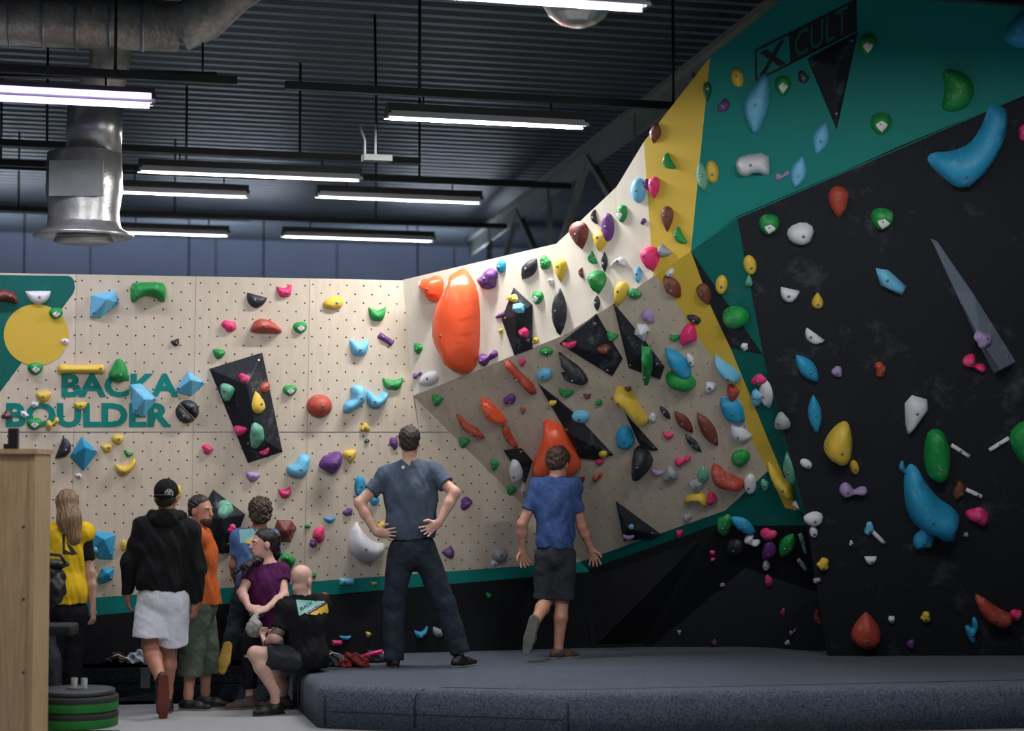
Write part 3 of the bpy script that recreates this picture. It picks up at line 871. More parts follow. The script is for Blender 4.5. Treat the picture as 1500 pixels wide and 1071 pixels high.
def surface_nets(name, D, lo, res):
    ins = D < 0
    nx, ny, nz = D.shape
    cnt = np.zeros((nx-1, ny-1, nz-1), dtype=np.uint8)
    for i in (0, 1):
        for j in (0, 1):
            for k in (0, 1):
                cnt += ins[i:nx-1+i, j:ny-1+j, k:nz-1+k]
    act = (cnt > 0) & (cnt < 8)
    cells = np.argwhere(act)
    vid = np.full(act.shape, -1, dtype=np.int32); vid[act] = np.arange(len(cells))
    acc = np.zeros((len(cells), 3)); num = np.zeros(len(cells))
    offs = [(0,0,0),(1,0,0),(0,1,0),(1,1,0),(0,0,1),(1,0,1),(0,1,1),(1,1,1)]
    val = [D[cells[:, 0]+o[0], cells[:, 1]+o[1], cells[:, 2]+o[2]] for o in offs]
    for a in range(8):
        for ax in range(3):
            b = a | (1 << ax)
            if b == a: continue
            m = (val[a] < 0) != (val[b] < 0)
            t = np.where(m, val[a] / np.where(m, val[a] - val[b], 1.0), 0.0)
            p = np.array(offs[a], float)[None, :].repeat(len(cells), 0); p[:, ax] += t
            acc[m] += p[m]; num[m] += 1
    verts = (cells + acc / np.maximum(num, 1)[:, None]) * res + lo
    quads = []
    def faces(m, c):
        e = np.argwhere(m)
        if len(e) == 0: return
        q = np.stack([vid[tuple((e + np.array(o)).T)] for o in c], 1)
        quads.append(q)
    A = ins[:-1, 1:-1, 1:-1]; B = ins[1:, 1:-1, 1:-1]
    cx = [(0,0,0),(0,1,0),(0,1,1),(0,0,1)]
    faces(A & ~B, cx); faces(~A & B, cx[::-1])
    A = ins[1:-1, :-1, 1:-1]; B = ins[1:-1, 1:, 1:-1]
    cy = [(0,0,0),(0,0,1),(1,0,1),(1,0,0)]
    faces(A & ~B, cy); faces(~A & B, cy[::-1])
    A = ins[1:-1, 1:-1, :-1]; B = ins[1:-1, 1:-1, 1:]
    cz = [(0,0,0),(1,0,0),(1,1,0),(0,1,0)]
    faces(A & ~B, cz); faces(~A & B, cz[::-1])
    Q = np.concatenate(quads).astype(np.int32)
    me = bpy.data.meshes.new(name)
    me.vertices.add(len(verts)); me.vertices.foreach_set('co', verts.astype(np.float32).ravel())
    me.loops.add(Q.size); me.loops.foreach_set('vertex_index', Q.ravel())
    me.polygons.add(len(Q))
    me.polygons.foreach_set('loop_start', np.arange(0, Q.size, 4, dtype=np.int32))
    me.polygons.foreach_set('loop_total', np.full(len(Q), 4, dtype=np.int32))
    me.polygons.foreach_set('use_smooth', np.ones(len(Q), dtype=bool))
    me.update(calc_edges=True); me.validate()
    return me
# ================================================================== CLIMBING HOLDS AND VOLUMES
def hold_mat(name, col, rough=0.55, chalk=0.35):
    if name in MATS: return MATS[name]
    m, nt, b = new_mat(name)
    tc = nd(nt, 'ShaderNodeTexCoord'); oi = nd(nt, 'ShaderNodeObjectInfo')
    ad = nd(nt, 'ShaderNodeVectorMath', operation='ADD')
    mu = nd(nt, 'ShaderNodeVectorMath', operation='SCALE'); mu.inputs[0].default_value = (37, 51, 23)
    nt.links.new(oi.outputs['Random'], mu.inputs['Scale'])
    nt.links.new(tc.outputs['Object'], ad.inputs[0]); nt.links.new(mu.outputs[0], ad.inputs[1])
    n = nd(nt, 'ShaderNodeTexNoise'); n.inputs['Scale'].default_value = 14; n.inputs['Detail'].default_value = 5; n.inputs['Roughness'].default_value = .7
    nt.links.new(ad.outputs[0], n.inputs['Vector'])
    k = mth(nt, 'MULTIPLY', ramp(nt, n.outputs['Fac'], 0.55, 0.78), chalk)
    nt.links.new(mixc(nt, k, rgb(*col), rgb(222, 224, 228)), b.inputs['Base Color'])
    b.inputs['Roughness'].default_value = rough
    g = nd(nt, 'ShaderNodeTexNoise'); g.inputs['Scale'].default_value = 260; nt.links.new(tc.outputs['Object'], g.inputs['Vector'])
    bump(nt, b, g.outputs['Fac'], 0.25, 0.003)
    MATS[name] = m
    return m
HC = {'yellow': hold_mat('yellow_hold_resin', (214, 182, 62)), 'green': hold_mat('green_hold_resin', (14, 140, 62)), 'blue': hold_mat('blue_hold_resin', (34, 150, 196), chalk=.25),
      'light blue': hold_mat('light_blue_hold_resin', (104, 184, 222), chalk=.5), 'red': hold_mat('brick_red_hold_resin', (168, 66, 50)), 'dark red': hold_mat('dark_red_hold_resin', (104, 42, 36)),
      'orange': hold_mat('orange_fibreglass', (236, 92, 54), .22, .06), 'pink': hold_mat('pink_hold_resin', (222, 44, 112)), 'purple': hold_mat('purple_hold_resin', (98, 50, 124)),
      'white': hold_mat('white_hold_resin', (212, 216, 224)), 'black': hold_mat('black_hold_resin', (32, 36, 44), .5, .22), 'grey': hold_mat('grey_hold_resin', (150, 156, 164)),
      'brown': hold_mat('brown_hold_resin', (112, 60, 44)), 'chalky green': hold_mat('chalky_green_hold_resin', (96, 168, 140), .6, .6), 'lilac': hold_mat('lilac_hold_resin', (160, 138, 186), .6, .5),
      'volume': paint('black_volume_paint', (28, 32, 40), .6, .42, 5.0), 'chalky volume': paint('chalk_smeared_volume_paint', (104, 114, 130), .6, .9, 4.0), 'dark green': hold_mat('dark_green_hold_resin', (14, 82, 46))}
m_bolt = M('zinc_bolt', rgb(150, 152, 156), .35, .9, var=.05)
m_inlay = hold_mat('white_gloss_inlay', (226, 230, 230), .35, .1)

# where a line of sight meets the wall: the panels built above, each with a phrase for its zone
ZONES = {'plywood_with_bolt_holes': 'plywood wall', 'plywood_overhang': 'shaded overhang', 'cream_painted_plywood': 'cream overhang', 'yellow_wall_paint': 'yellow band', 'teal_wall_paint': 'teal headwall',
         'dark_teal_wall_paint': 'dark teal panel', 'black_textured_wall_paint': 'black wall', 'charcoal_kicker_paint': 'black wall base', 'lit_black_kicker_paint': 'lit kicker board'}
bpy.context.view_layer.update()
_v = []; _f = []; _z = []
for w_ in (wl, wc, wr):
    for ch in w_.children:
        if ch.name.split('.')[0] not in ('panel', 'painted_stripe', 'black_base_panel'): continue
        mw = ch.matrix_world; n0 = len(_v)
        _v += [mw @ v.co for v in ch.data.vertices]
        p = ch.data.polygons[0]
        _f.append([n0 + i for i in p.vertices]); _z.append('teal stripe' if 'stripe' in ch.name else 'black cave panel' if w_ is wc and ch.data.materials[0] is m_blk else ZONES[ch.data.materials[0].name])
WALL = BVHTree.FromPolygons(_v, _f)
VOLS = []        # (bvh, zone)
def hit(px, py):
    r = ray(px, py).normalized(); best = None
    h = WALL.ray_cast(CAM, r)
    if h[0] is not None:
        n = h[1]; n = n if n.dot(r) < 0 else -n
        best = (h[3], h[0], n, _z[h[2]])
    for bv, z in VOLS:
        h = bv.ray_cast(CAM, r)
        if h[0] is not None and (best is None or h[3] < best[0]):
            n = h[1]; n = n if n.dot(r) < 0 else -n
            best = (h[3], h[0], n, z)
    return best

def chaikin(p, it=2):
    for _ in range(it):
        q = []
        for i in range(len(p)):
            a = p[i]; b = p[(i+1) % len(p)]
            q += [(a[0]*.75+b[0]*.25, a[1]*.75+b[1]*.25), (a[0]*.25+b[0]*.75, a[1]*.25+b[1]*.75)]
        p = q
    return p
def circ(n=20): return [(math.cos(2*math.pi*k/n), math.sin(2*math.pi*k/n)) for k in range(n)]
def shape(kind, rnd):
    if kind in ('oval', 'disc'): return circ()
    if kind in ('blob', 'knob'):
        ph = [rnd.uniform(0, 6.28) for _ in range(3)]
        return [(x*(1+.13*math.sin(2*a+ph[0])+.10*math.sin(3*a+ph[1])+.06*math.sin(5*a+ph[2])), y*(1+.13*math.sin(2*a+ph[0])+.10*math.sin(3*a+ph[1])+.06*math.sin(5*a+ph[2]))) for (x, y), a in zip(circ(24), [2*math.pi*k/24 for k in range(24)])]
    if kind == 'half': return [(math.cos(math.pi + math.pi*k/14), 1 + 2*math.sin(math.pi + math.pi*k/14)) for k in range(15)]
    if kind == 'drop': return [(1.25*math.sin(t)*math.sin(t/2), math.cos(t)) for t in [2*math.pi*(k+.0)/24 for k in range(24)]]
    if kind == 'leaf': return [(1-y*y, y) for y in [-1+2*k/10 for k in range(11)]] + [(-(1-y*y), y) for y in [1-2*k/10 for k in range(1, 10)]]
    if kind == 'bean': return [(x, .62*y + .55*(x*x) - .35) for x, y in circ(24)]
    if kind == 'jug': return chaikin([(-1, 1), (-.6, .72), (0, .42), (.6, .72), (1, 1), (.78, -.5), (.5, -1), (-.5, -1), (-.78, -.5)], 1)
    if kind == 'bone': return chaikin([(-1, .85), (-.5, 1), (.5, 1), (1, .85), (1, -.9), (.75, -1), (.45, -.5), (0, -.25), (-.45, -.5), (-.75, -1), (-1, -.9)], 1)
    if kind == 'tri': return chaikin([(-1, -1), (-.1, 1), (.25, 1), (1, -1)], 1)
    if kind == 'quad': return chaikin([(-1, .8), (-.3, 1), (.9, .55), (1, .1), (.25, -1), (-.5, -.9)], 1)
    if kind == 'cube': return [(-.9, .75), (.35, 1), (1, .5), (.8, -.8), (-.1, -1), (-1, -.4)]
    if kind == 'bar': return chaikin([(-1, 1), (-.6, .75), (.6, .75), (1, 1), (1, -1), (.6, -.8), (-.6, -.8), (-1, -1)], 1)
    if kind == 'crescent': return chaikin([(-1, .35), (-.5, .1), (0, .05), (.45, .4), (.8, 1), (1, .6), (.8, -.1), (.3, -.8), (-.2, -1), (-.75, -.7)], 1)
    if kind == 'wedge': return chaikin([(-1, .2), (0, 1), (1, .7), (.9, -.6), (0, -1), (-.9, -.6)], 1)
    if kind == 'duo': return chaikin([(-1, -.1), (-.8, .6), (-.3, .5), (0, .1), (.35, .9), (.8, 1), (1, .4), (.6, 0), (.1, -.2), (-.1, -.7), (-.45, -1), (-.85, -.7)], 1)
    if kind == 'octagon': return chaikin([(-1, .25), (-.65, .9), (.6, 1), (1, .3), (.75, -.45), (0, -1), (-.75, -.5)], 1)
    if kind == 'stick': return [(-1, -1), (1, -1), (1, 1), (-1, 1)]
    raise KeyError(kind)
NOUN = {'oval': 'rounded hold', 'disc': 'round hold', 'blob': 'lumpy hold', 'knob': 'knobbly hold', 'half': 'half-round hold', 'drop': 'teardrop hold', 'leaf': 'leaf-shaped hold', 'bean': 'curved hold', 'jug': 'horned jug hold', 'bone': 'bowed jug hold',
        'tri': 'triangular hold', 'quad': 'angular hold', 'cube': 'faceted block hold', 'bar': 'long bar hold', 'crescent': 'crescent hold', 'wedge': 'wedge hold', 'duo': 'two-lobed hold', 'octagon': 'jug hold with white inlay', 'stick': 'thin stick hold'}
_bolt = MB().lathe((0, 0, 0), [(.011, -.004), (.011, .004), (.006, .006), (.0, .004)], 8).mesh('bolt')
_bolt.materials.append(m_bolt)

HOLDS = []
def inside_pts(poly, step):
    xs = [p[0] for p in poly]; ys = [p[1] for p in poly]; out = []
    y = min(ys) + step * .5; row = 0
    while y < max(ys):
        x = min(xs) + step * (.25 + .5 * (row % 2))
        while x < max(xs):
            c = False; j = len(poly) - 1
            for i in range(len(poly)):
                a = poly[i]; b = poly[j]
                if (a[1] > y) != (b[1] > y) and x < (b[0]-a[0])*(y-a[1])/(b[1]-a[1]) + a[0]: c = not c
                j = i
            if c: out.append((x, y))
            x += step
        y += step * .87; row += 1
    return out
def dist_poly(p, poly):
    best = 1e9
    for i in range(len(poly)):
        a = poly[i]; b = poly[(i+1) % len(poly)]
        dx = b[0]-a[0]; dy = b[1]-a[1]; L = dx*dx+dy*dy
        t = 0 if L == 0 else max(0, min(1, ((p[0]-a[0])*dx+(p[1]-a[1])*dy)/L))
        best = min(best, math.hypot(p[0]-a[0]-t*dx, p[1]-a[1]-t*dy))
    return best

def dome(poly, depth, power=.5, base=-.006, rnd=None, rough=0.0):
    """a swollen solid on a plane polygon: verts, faces, the height function and its summit"""
    xs = [p[0] for p in poly]; ys = [p[1] for p in poly]
    ext = min(max(xs)-min(xs), max(ys)-min(ys)); big = max(max(xs)-min(xs), max(ys)-min(ys))
    step = max(ext / 6.0, big / 16.0)
    pts = [p for p in inside_pts(poly, step) if dist_poly(p, poly) > step * .28]
    cen = (sum(xs)/len(xs), sum(ys)/len(ys))
    if not pts: pts = [cen]
    ds = [dist_poly(p, poly) for p in pts]
    R = max(ds) * .96 + 1e-6
    top = pts[ds.index(max(ds))]
    def hf(p):
        d = min(dist_poly(p, poly) / R, 1.0)
        return depth * (1 - (1 - d)**2) ** power
    n = len(poly)
    v2 = [Vector(p) for p in poly] + [Vector(p) for p in pts]
    res = delaunay_2d_cdt(v2, [], [list(range(n))], 1, 1e-7)
    vo = res[0]; fo = res[2]; orig = res[3]
    verts = []; isb = []
    for v, og in zip(vo, orig):
        b_ = any(i < n for i in og)
        h = 0.0 if b_ else hf((v.x, v.y))
        if rnd and not b_: h *= 1 + rnd.uniform(-rough, rough)
        verts.append((v.x, v.y, h + .002)); isb.append(og)
    faces = []
    for f in fo:
        a, b, c = [vo[i] for i in f[:3]]
        ar = (b.x-a.x)*(c.y-a.y)-(c.x-a.x)*(b.y-a.y)
        faces.append(tuple(f) if ar > 0 else tuple(f[::-1]))
    # skirt to the wall
    ring = []
    for k in range(n):
        for i, og in enumerate(isb):
            if k in og: ring.append(i); break
    m = len(verts)
    verts += [(verts[i][0], verts[i][1], base) for i in ring]
    A = sum(poly[i][0]*poly[(i+1) % n][1]-poly[(i+1) % n][0]*poly[i][1] for i in range(n))
    for k in range(len(ring)):
        k2 = (k+1) % len(ring)
        q = (ring[k], m+k, m+k2, ring[k2])
        faces.append(q if A > 0 else q[::-1])
    return verts, faces, hf, top

def frame(n):
    up = Vector((0, 0, 1)) - n * n.z
    if up.length < .05: up = Vector((0, -1, 0)) - n * n.y
    up.normalize(); s = up.cross(n).normalized()
    return Matrix((s, up, n)).transposed()

def add_hold(colour, poly_px, depth, noun, style='dome', apex=None, power=.5, bolts=1, inlay=None, cat='climbing hold', name=None, at=None, label=None, solid=False, groove=None):
    xs = [p[0] for p in poly_px]; ys = [p[1] for p in poly_px]
    cx, cy = at if at else (sum(xs)/len(xs), sum(ys)/len(ys))
    h = hit(cx, cy)
    if h is None: print('HOLD MISSES', noun, cx, cy); return None
    _, c, n, zone = h
    Rm = frame(n); Ri = Rm.transposed()
    pl = (c + n * (depth * .35), n)
    loc = []
    for x, y in poly_px:
        q = Ri @ (on(x, y, pl) - pl[0]); loc.append((q.x, q.y))
    rnd = random.Random(int(cx * 7 + cy * 13))
    nm = name or ('climbing_volume' if cat == 'climbing volume' else 'climbing_hold')
    if style == 'dome':
        vs, fs, hf, top = dome(loc, depth, power, rnd=rnd, rough=.10 if 'lump' in noun or 'knob' in noun else .015)
        me = mesh_from(nm, vs, fs, True)
    else:
        A = sum(loc[i][0]*loc[(i+1) % len(loc)][1]-loc[(i+1) % len(loc)][0]*loc[i][1] for i in range(len(loc)))
        if A < 0: loc = loc[::-1]
        n0 = len(loc)
        aps = apex or [(cx, cy, depth)]
        ap = []
        for ax_, ay_, az_ in aps:
            q = Ri @ (on(ax_, ay_, (c + n * az_, n)) - c); ap.append((q.x, q.y, az_))
        v2 = [Vector(p) for p in loc] + [Vector(a[:2]) for a in ap]
        ed = [(n0 + i, n0 + i + 1) for i in range(len(ap) - 1)]
        rr = delaunay_2d_cdt(v2, ed, [list(range(n0))], 1, 1e-7)
        hh = []
        vs = []
        for v, og in zip(rr[0], rr[3]):
            z = 0.012
            for i in og:
                if i >= n0: z = ap[i - n0][2]
            vs.append((v.x, v.y, z))
        fs = []
        for f in rr[2]:
            a, b, cc = [rr[0][i] for i in f[:3]]
            ar = (b.x-a.x)*(cc.y-a.y)-(cc.x-a.x)*(b.y-a.y)
            fs.append(tuple(f) if ar > 0 else tuple(f[::-1]))
        ring = [next(i for i, og in enumerate(rr[3]) if k in og) for k in range(n0)]
        m = len(vs); vs += [(vs[i][0], vs[i][1], -.006) for i in ring]
        fs += [(ring[k], m + k, m + (k+1) % n0, ring[(k+1) % n0]) for k in range(n0)]
        me = mesh_from(nm, vs, fs, False)
        bm = bmesh.new(); bm.from_mesh(me)
        bmesh.ops.bevel(bm, geom=[e for e in bm.edges if all(v.co.z > 0 for v in e.verts)], offset=.006, segments=1, affect='EDGES')
        bm.to_mesh(me); bm.free()
        def hf(p):
            return 0
        top = (ap[0][0], ap[0][1]); depth_top = ap[0][2]
    me.materials.append(HC[colour])
    o = bpy.data.objects.new(nm, me); COL.objects.link(o)
    o.matrix_world = Matrix.Translation(c) @ Rm.to_4x4()
    o['category'] = cat
    area = math.sqrt(max(1, (max(xs)-min(xs)) * (max(ys)-min(ys))))
    HOLDS.append(dict(o=o, colour='black' if 'volume' in colour else colour, noun=noun, zone=zone, x=cx, y=cy, s=area, label=label))
    if bolts and style == 'dome':
        b = bpy.data.objects.new('bolt', _bolt); COL.objects.link(b); b.parent = o
        sc = 1.0 if area > 14 else .7
        b.matrix_local = Matrix.Translation((top[0], top[1], hf(top) + .003)) @ Matrix.Scale(sc, 4)
    elif bolts:
        bv = BVHTree.FromPolygons([v.co for v in me.vertices], [tuple(p.vertices) for p in me.polygons])
        for (bx, by) in [(loc[0][0]*.75 + top[0]*.25, loc[0][1]*.75 + top[1]*.25), (loc[n0//2][0]*.75 + top[0]*.25, loc[n0//2][1]*.75 + top[1]*.25)]:
            hh = bv.ray_cast(Vector((bx, by, 2)), Vector((0, 0, -1)))
            if hh[0]:
                b = bpy.data.objects.new('bolt', _bolt); COL.objects.link(b); b.parent = o
                b.matrix_local = Matrix.Translation(hh[0]) @ hh[1].to_track_quat('Z', 'Y').to_matrix().to_4x4()
    if inlay:
        il = []
        for x, y in inlay:
            q = Ri @ (on(x, y, pl) - pl[0]); il.append((q.x, q.y))
        ip = inside_pts(il, (max(p[0] for p in il) - min(p[0] for p in il)) / 5)
        rr = delaunay_2d_cdt([Vector(p) for p in il] + [Vector(p) for p in ip], [], [list(range(len(il)))], 1, 1e-7)
        vs = [(v.x, v.y, hf((v.x, v.y)) + .008) for v in rr[0]]
        fs = []
        for f in rr[2]:
            a, b, cc = [rr[0][i] for i in f[:3]]
            fs.append(tuple(f) if (b.x-a.x)*(cc.y-a.y)-(cc.x-a.x)*(b.y-a.y) > 0 else tuple(f[::-1]))
        mi = mesh_from('inlay', vs, fs, True); mi.materials.append(m_inlay)
        io = bpy.data.objects.new('inlay', mi); COL.objects.link(io); io.parent = o
    if solid:
        vw = [o.matrix_world @ v.co for v in me.vertices]
        VOLS.append((BVHTree.FromPolygons(vw, [tuple(p.vertices) for p in me.polygons]), ('black' if 'volume' in colour else 'blue') + ' volume'))
    return o

def H(kind, colour, x, y, w, h, rot=0, d=None, noun=None, label=None, power=.5):
    """hold of a library shape: centre, width, height in the photograph, turn in degrees (clockwise as seen)"""
    rnd = random.Random(int(x * 31 + y * 17))
    u = shape(kind, rnd)
    mx = max(p[0] for p in u); mn = min(p[0] for p in u); My = max(p[1] for p in u); Mn = min(p[1] for p in u)
    a = math.radians(rot); ca, sa = math.cos(a), math.sin(a); pts = []
    for px, py in u:
        X = ((px-mn)/(mx-mn)-.5) * w; Y = -((py-Mn)/(My-Mn)-.5) * h
        pts.append((x + X*ca - Y*sa, y + X*sa + Y*ca))
    sc = 16.3 / FPX
    dep = d if d is not None else max(.018, min(.11, .42 * min(w, h) * sc))
    inlay = None
    if kind == 'octagon':
        inlay = []
        for ix, iy in ((-.55, -.02), (-.3, .12), (0, .3), (.3, .12), (.55, -.02), (.42, -.3), (0, -.72), (-.42, -.3)):
            X = ix * w / 2; Y = -iy * h / 2; inlay.append((x + X*ca - Y*sa, y + X*sa + Y*ca))
    st = 'facet' if kind == 'cube' else 'dome'
    return add_hold(colour, pts, dep, noun or NOUN[kind], st, at=(x, y), label=label, inlay=inlay, power=power)

def HP(colour, pts, d, noun, label=None, smooth=1, power=.5, at=None):
    return add_hold(colour, chaikin(pts, smooth) if smooth else pts, d, noun, 'dome', label=label, power=power, at=at)

def VOL(colour, pts, apex, noun='faceted volume', label=None, at=None):
    return add_hold(colour, pts, max(a[2] for a in apex), noun, 'facet', apex=apex, cat='climbing volume', label=label, at=at, solid=True)

def c5(*p): return [(a/3.347, 380 + b/3.347) for a, b in p]
def c6(*p): return [(280 + a/3.347, 380 + b/3.347) for a, b in p]
def c7(*p): return [(580 + a/3.825, 340 + b/3.825) for a, b in p]
def c8(*p): return [(800 + a/3.347, 260 + b/3.347) for a, b in p]
def cF(*p): return [(600 + a/3.57, 540 + b/3.57) for a, b in p]
def cG(*p): return [(900 + a/3.57, b/3.57) for a, b in p]
def cH(*p): return [(1200 + a/3.57, b/3.57) for a, b in p]
def cR(*p): return [(1260 + a/3.57, 260 + b/3.57) for a, b in p]
def cC(*p): return [(860 + a/3.15, 540 + b/3.15) for a, b in p]

# ---- volumes first (holds are bolted onto them)
VOL('volume', c6((95, 537), (355, 457), (455, 945), (285, 1000)), [(362, 563, .17), (378, 640, .15)], 'slab volume', 'tall tilted black slab volume in the middle of the plywood wall')
VOL('volume', [(314, 718), (361, 754), (340, 811), (306, 811), (288, 760)], [(322, 760, .16)], 'pyramid volume', 'black pentagon volume behind the man in the orange shirt')
VOL('volume', c7((645, 312), (750, 410), (750, 655), (650, 693), (578, 490)), [(757, 462, .12)], 'pentagon volume', 'black pentagon volume on the cream overhang beside the giant orange hold')
VOL('volume', c8((60, 825), (240, 680), (370, 900), (320, 985)), [(868, 515, .10)], 'four-sided volume', 'black four-sided volume hanging just under the ridge of the overhang')
VOL('volume', c8((325, 630), (470, 800), (575, 940), (555, 1000), (400, 945)), [(930, 520, .10)], 'wedge volume', 'black wedge volume under the ridge with a green block on it')
VOL('volume', cF((665, 90), (760, 165), (860, 250), (1060, 465), (960, 490), (880, 480), (800, 320)), [(842, 640, .11)], 'spike volume', 'long black spike volume pointing up beside the large orange shield hold')
VOL('volume', cF((488, 432), (582, 422), (640, 490), (602, 605)), [(762, 676, .05)], 'plate volume', 'small black plate volume behind the white oval hold')
VOL('volume', cC((128, 622), (338, 775), (300, 795), (165, 805)), [(918, 775, .09)], 'triangle volume', 'black triangle volume at the foot of the shaded overhang')
VOL('volume', [(1183, 86), (1257, 47), (1226, 190)], [(1224, 96, .09)], 'triangle volume', 'black downward triangle volume on the teal headwall below the wordmark')
VOL('chalky volume', cR((375, 330), (410, 345), (600, 620), (822, 975), (705, 1035), (625, 880), (500, 600)), [(1438, 500, .12), (1466, 542, .14)], 'fin volume', 'long black fin volume smeared with chalk on the black wall')
VOL('volume', cC((175, 215), (215, 260), (325, 380), (295, 385), (240, 360)), [(938, 645, .06)], 'fin volume', 'black fin volume below the yellow claw hold')
VOL('light blue', c5((450, 175), (570, 152), (588, 215), (497, 287), (443, 285)), [(157, 438, .13)], 'faceted volume', 'light blue faceted volume high on the plywood wall beside the green jug')
VOL('light blue', c5((925, 548), (1012, 607), (940, 672), (858, 648)), [(280, 556, .12)], 'faceted volume', 'blue diamond volume at the end of the upper line of lettering')
VOL('light blue', c5((638, 615), (690, 608), (775, 685), (705, 775), (655, 755)), [(212, 585, .13)], 'faceted volume', 'blue crystal volume covering the lower line of lettering')
VOL('blue', c5((405, 870), (482, 945), (412, 1040), (345, 968)), [(125, 655, .13)], 'faceted volume', 'blue cube volume below the lettering')
VOL('blue', [(133, 778), (170, 783), (166, 820), (145, 819), (135, 808)], [(152, 790, .10)], 'faceted volume', 'blue block volume beside the woman in the yellow vest')
VOL('blue', [(150, 833), (168, 832), (165, 850), (146, 857), (143, 848)], [(157, 840, .07)], 'faceted volume', 'smaller blue block volume just above the painted stripe')

# ---- plywood wall
HP('dark red', [(-20, 424), (18, 424), (27, 437), (27, 446), (14, 441), (-20, 441)], .08, 'curved hold', 'dark red curved hold cut by the frame edge on the teal emblem')
H('half', 'white', 56, 436, 37, 20, label='white bowl-shaped hold standing on the yellow painted disc')
H('octagon', 'green', 82, 459, 21, 18, label='green jug with white inlay at the upper rim of the yellow disc')
H('oval', 'white', 95, 500, 12, 9)
H('octagon', 'green', 52, 540, 23, 19, label='green jug with white inlay just below the yellow disc')
H('bar', 'yellow', 119.5, 541, 69, 15, d=.07)
HP('green', c5((575, 482), (612, 497), (630, 545), (630, 590), (590, 605), (545, 592), (530, 565), (552, 530)), .10, 'large rounded hold', 'large green rounded hold above the upper line of lettering')
H('bone', 'green', 218, 428, 52, 30, d=.12)
H('half', 'black', 257.5, 502.5, 12.5, 10, rot=-20)
def halfdisc(cx, cy, r, a0, gap, label):
    g = (math.cos(math.radians(a0 + 90)) * gap, math.sin(math.radians(a0 + 90)) * gap)
    HP('black', [(cx + g[0] + r * math.cos(math.radians(a0 + 180 * k / 14)), cy + g[1] + r * math.sin(math.radians(a0 + 180 * k / 14))) for k in range(15)], .06, 'half-disc hold', label, 0, .35)
halfdisc(274.8, 603, 16.5, 45, .9, 'lower black half-disc hold at the end of the lower lettering'); halfdisc(274.8, 603, 16.5, 225, .9, 'upper black half-disc hold at the end of the lower lettering')
H('quad', 'yellow', 65, 581, 23, 17, rot=-15); H('blob', 'white', 51, 593, 12, 10); H('blob', 'white', 36, 607, 13, 11)
H('tri', 'dark red', 10, 607, 17, 13); H('octagon', 'green', 50.5, 621, 23, 18, label='green jug with white inlay on the letter O of the lettering')
H('duo', 'yellow', 77, 621, 20, 20); H('half', 'yellow', 118, 595, 20, 12); HP('black', [(92.6, 640.5), (100, 644), (104.5, 652), (104, 661), (97, 669.5), (88, 671), (81, 671)], .06, 'half-disc hold', 'black half-disc hold beside the blue cube volume', 0, .4)
H('wedge', 'yellow', 172.5, 643, 17, 16, rot=30); H('half', 'yellow', 157.5, 657, 18, 13, rot=-12); H('bean', 'green', 188, 665.5, 14, 9, rot=20)
H('crescent', 'yellow', 184, 684, 31, 25); H('blob', 'white', 115, 697.5, 10, 9); H('blob', 'pink', 304.5, 658.5, 17, 15)
H('jug', 'pink', 417.5, 426.5, 23, 18, rot=-8); H('half', 'black', 375, 441.5, 30, 19, rot=15); H('wedge', 'yellow', 488.5, 444, 30, 20)
H('jug', 'green', 553, 460, 26, 21); H('blob', 'pink', 335.5, 478, 22, 18)
HP('red', c6((292, 345), (310, 305), (345, 288), (400, 300), (450, 345), (445, 363), (360, 360), (300, 358)), .09, 'hump-shaped hold', 'brick red hump-shaped hold high on the plywood wall')
H('octagon', 'green', 440, 480, 21, 17, label='green jug with white inlay beside the red hump-shaped hold'); H('quad', 'green', 321.5, 518.5, 19, 16)
H('jug', 'light blue', 527, 509, 29, 26); H('bar', 'purple', 565.5, 497, 25, 11, rot=32, noun='oblong hold'); H('jug', 'green', 576, 562, 31, 18)
H('octagon', 'green', 425, 572, 21, 16, label='green jug with white inlay right beside the tall black slab volume')
H('oval', 'red', 469, 595, 38, 34, d=.10)
HP('light blue', c6((780, 617), (850, 620), (862, 650), (858, 700), (800, 745), (755, 757), (745, 735), (755, 700), (795, 680)), .09, 'boot-shaped hold', 'blue boot-shaped hold joined to the curved blue hold')
HP('light blue', c6((864, 640), (885, 648), (910, 682), (940, 648), (972, 652), (965, 690), (930, 730), (880, 730), (862, 700)), .08, 'curved hold', 'blue curved hold joined to the boot-shaped blue hold')
H('tri', 'yellow', 535, 625, 16, 14); H('blob', 'dark green', 537.5, 646, 8, 7); H('knob', 'purple', 577, 650, 13, 19)
H('knob', 'pink', 357.5, 552.5, 17, 13); H('quad', 'chalky green', 332, 575.5, 20, 27); H('wedge', 'red', 389, 567, 13, 16)
H('drop', 'yellow', 379, 589, 17, 34, rot=-10); H('quad', 'pink', 351.5, 631.5, 19, 15); H('blob', 'chalky green', 375, 639, 20, 38); H('bean', 'pink', 388, 663, 17, 8, rot=-25)
HP('light blue', [(440, 666), (453, 666), (456, 672), (450, 698), (438, 701), (422, 697), (420, 682), (432, 681)], .08, 'boot-shaped hold', 'light blue boot-shaped hold beside the big purple dome')
H('blob', 'purple', 486, 678, 35, 33, d=.13, noun='dome hold'); H('tri', 'yellow', 513.5, 669, 22, 20, rot=170)
H('quad', 'lilac', 371, 698, 22, 16); H('jug', 'pink', 418, 722, 19, 16, rot=-12); H('oval', 'blue', 528, 713, 17, 32, noun='upright hold', power=.3); H('oval', 'blue', 549, 733, 14, 16)
H('blob', 'purple', 509.5, 750, 15, 12); H('bean', 'blue', 483, 762, 17, 9); H('cube', 'dark red', 418, 778, 32, 34, rot=15, d=.09); H('blob', 'green', 451, 771, 9, 7)
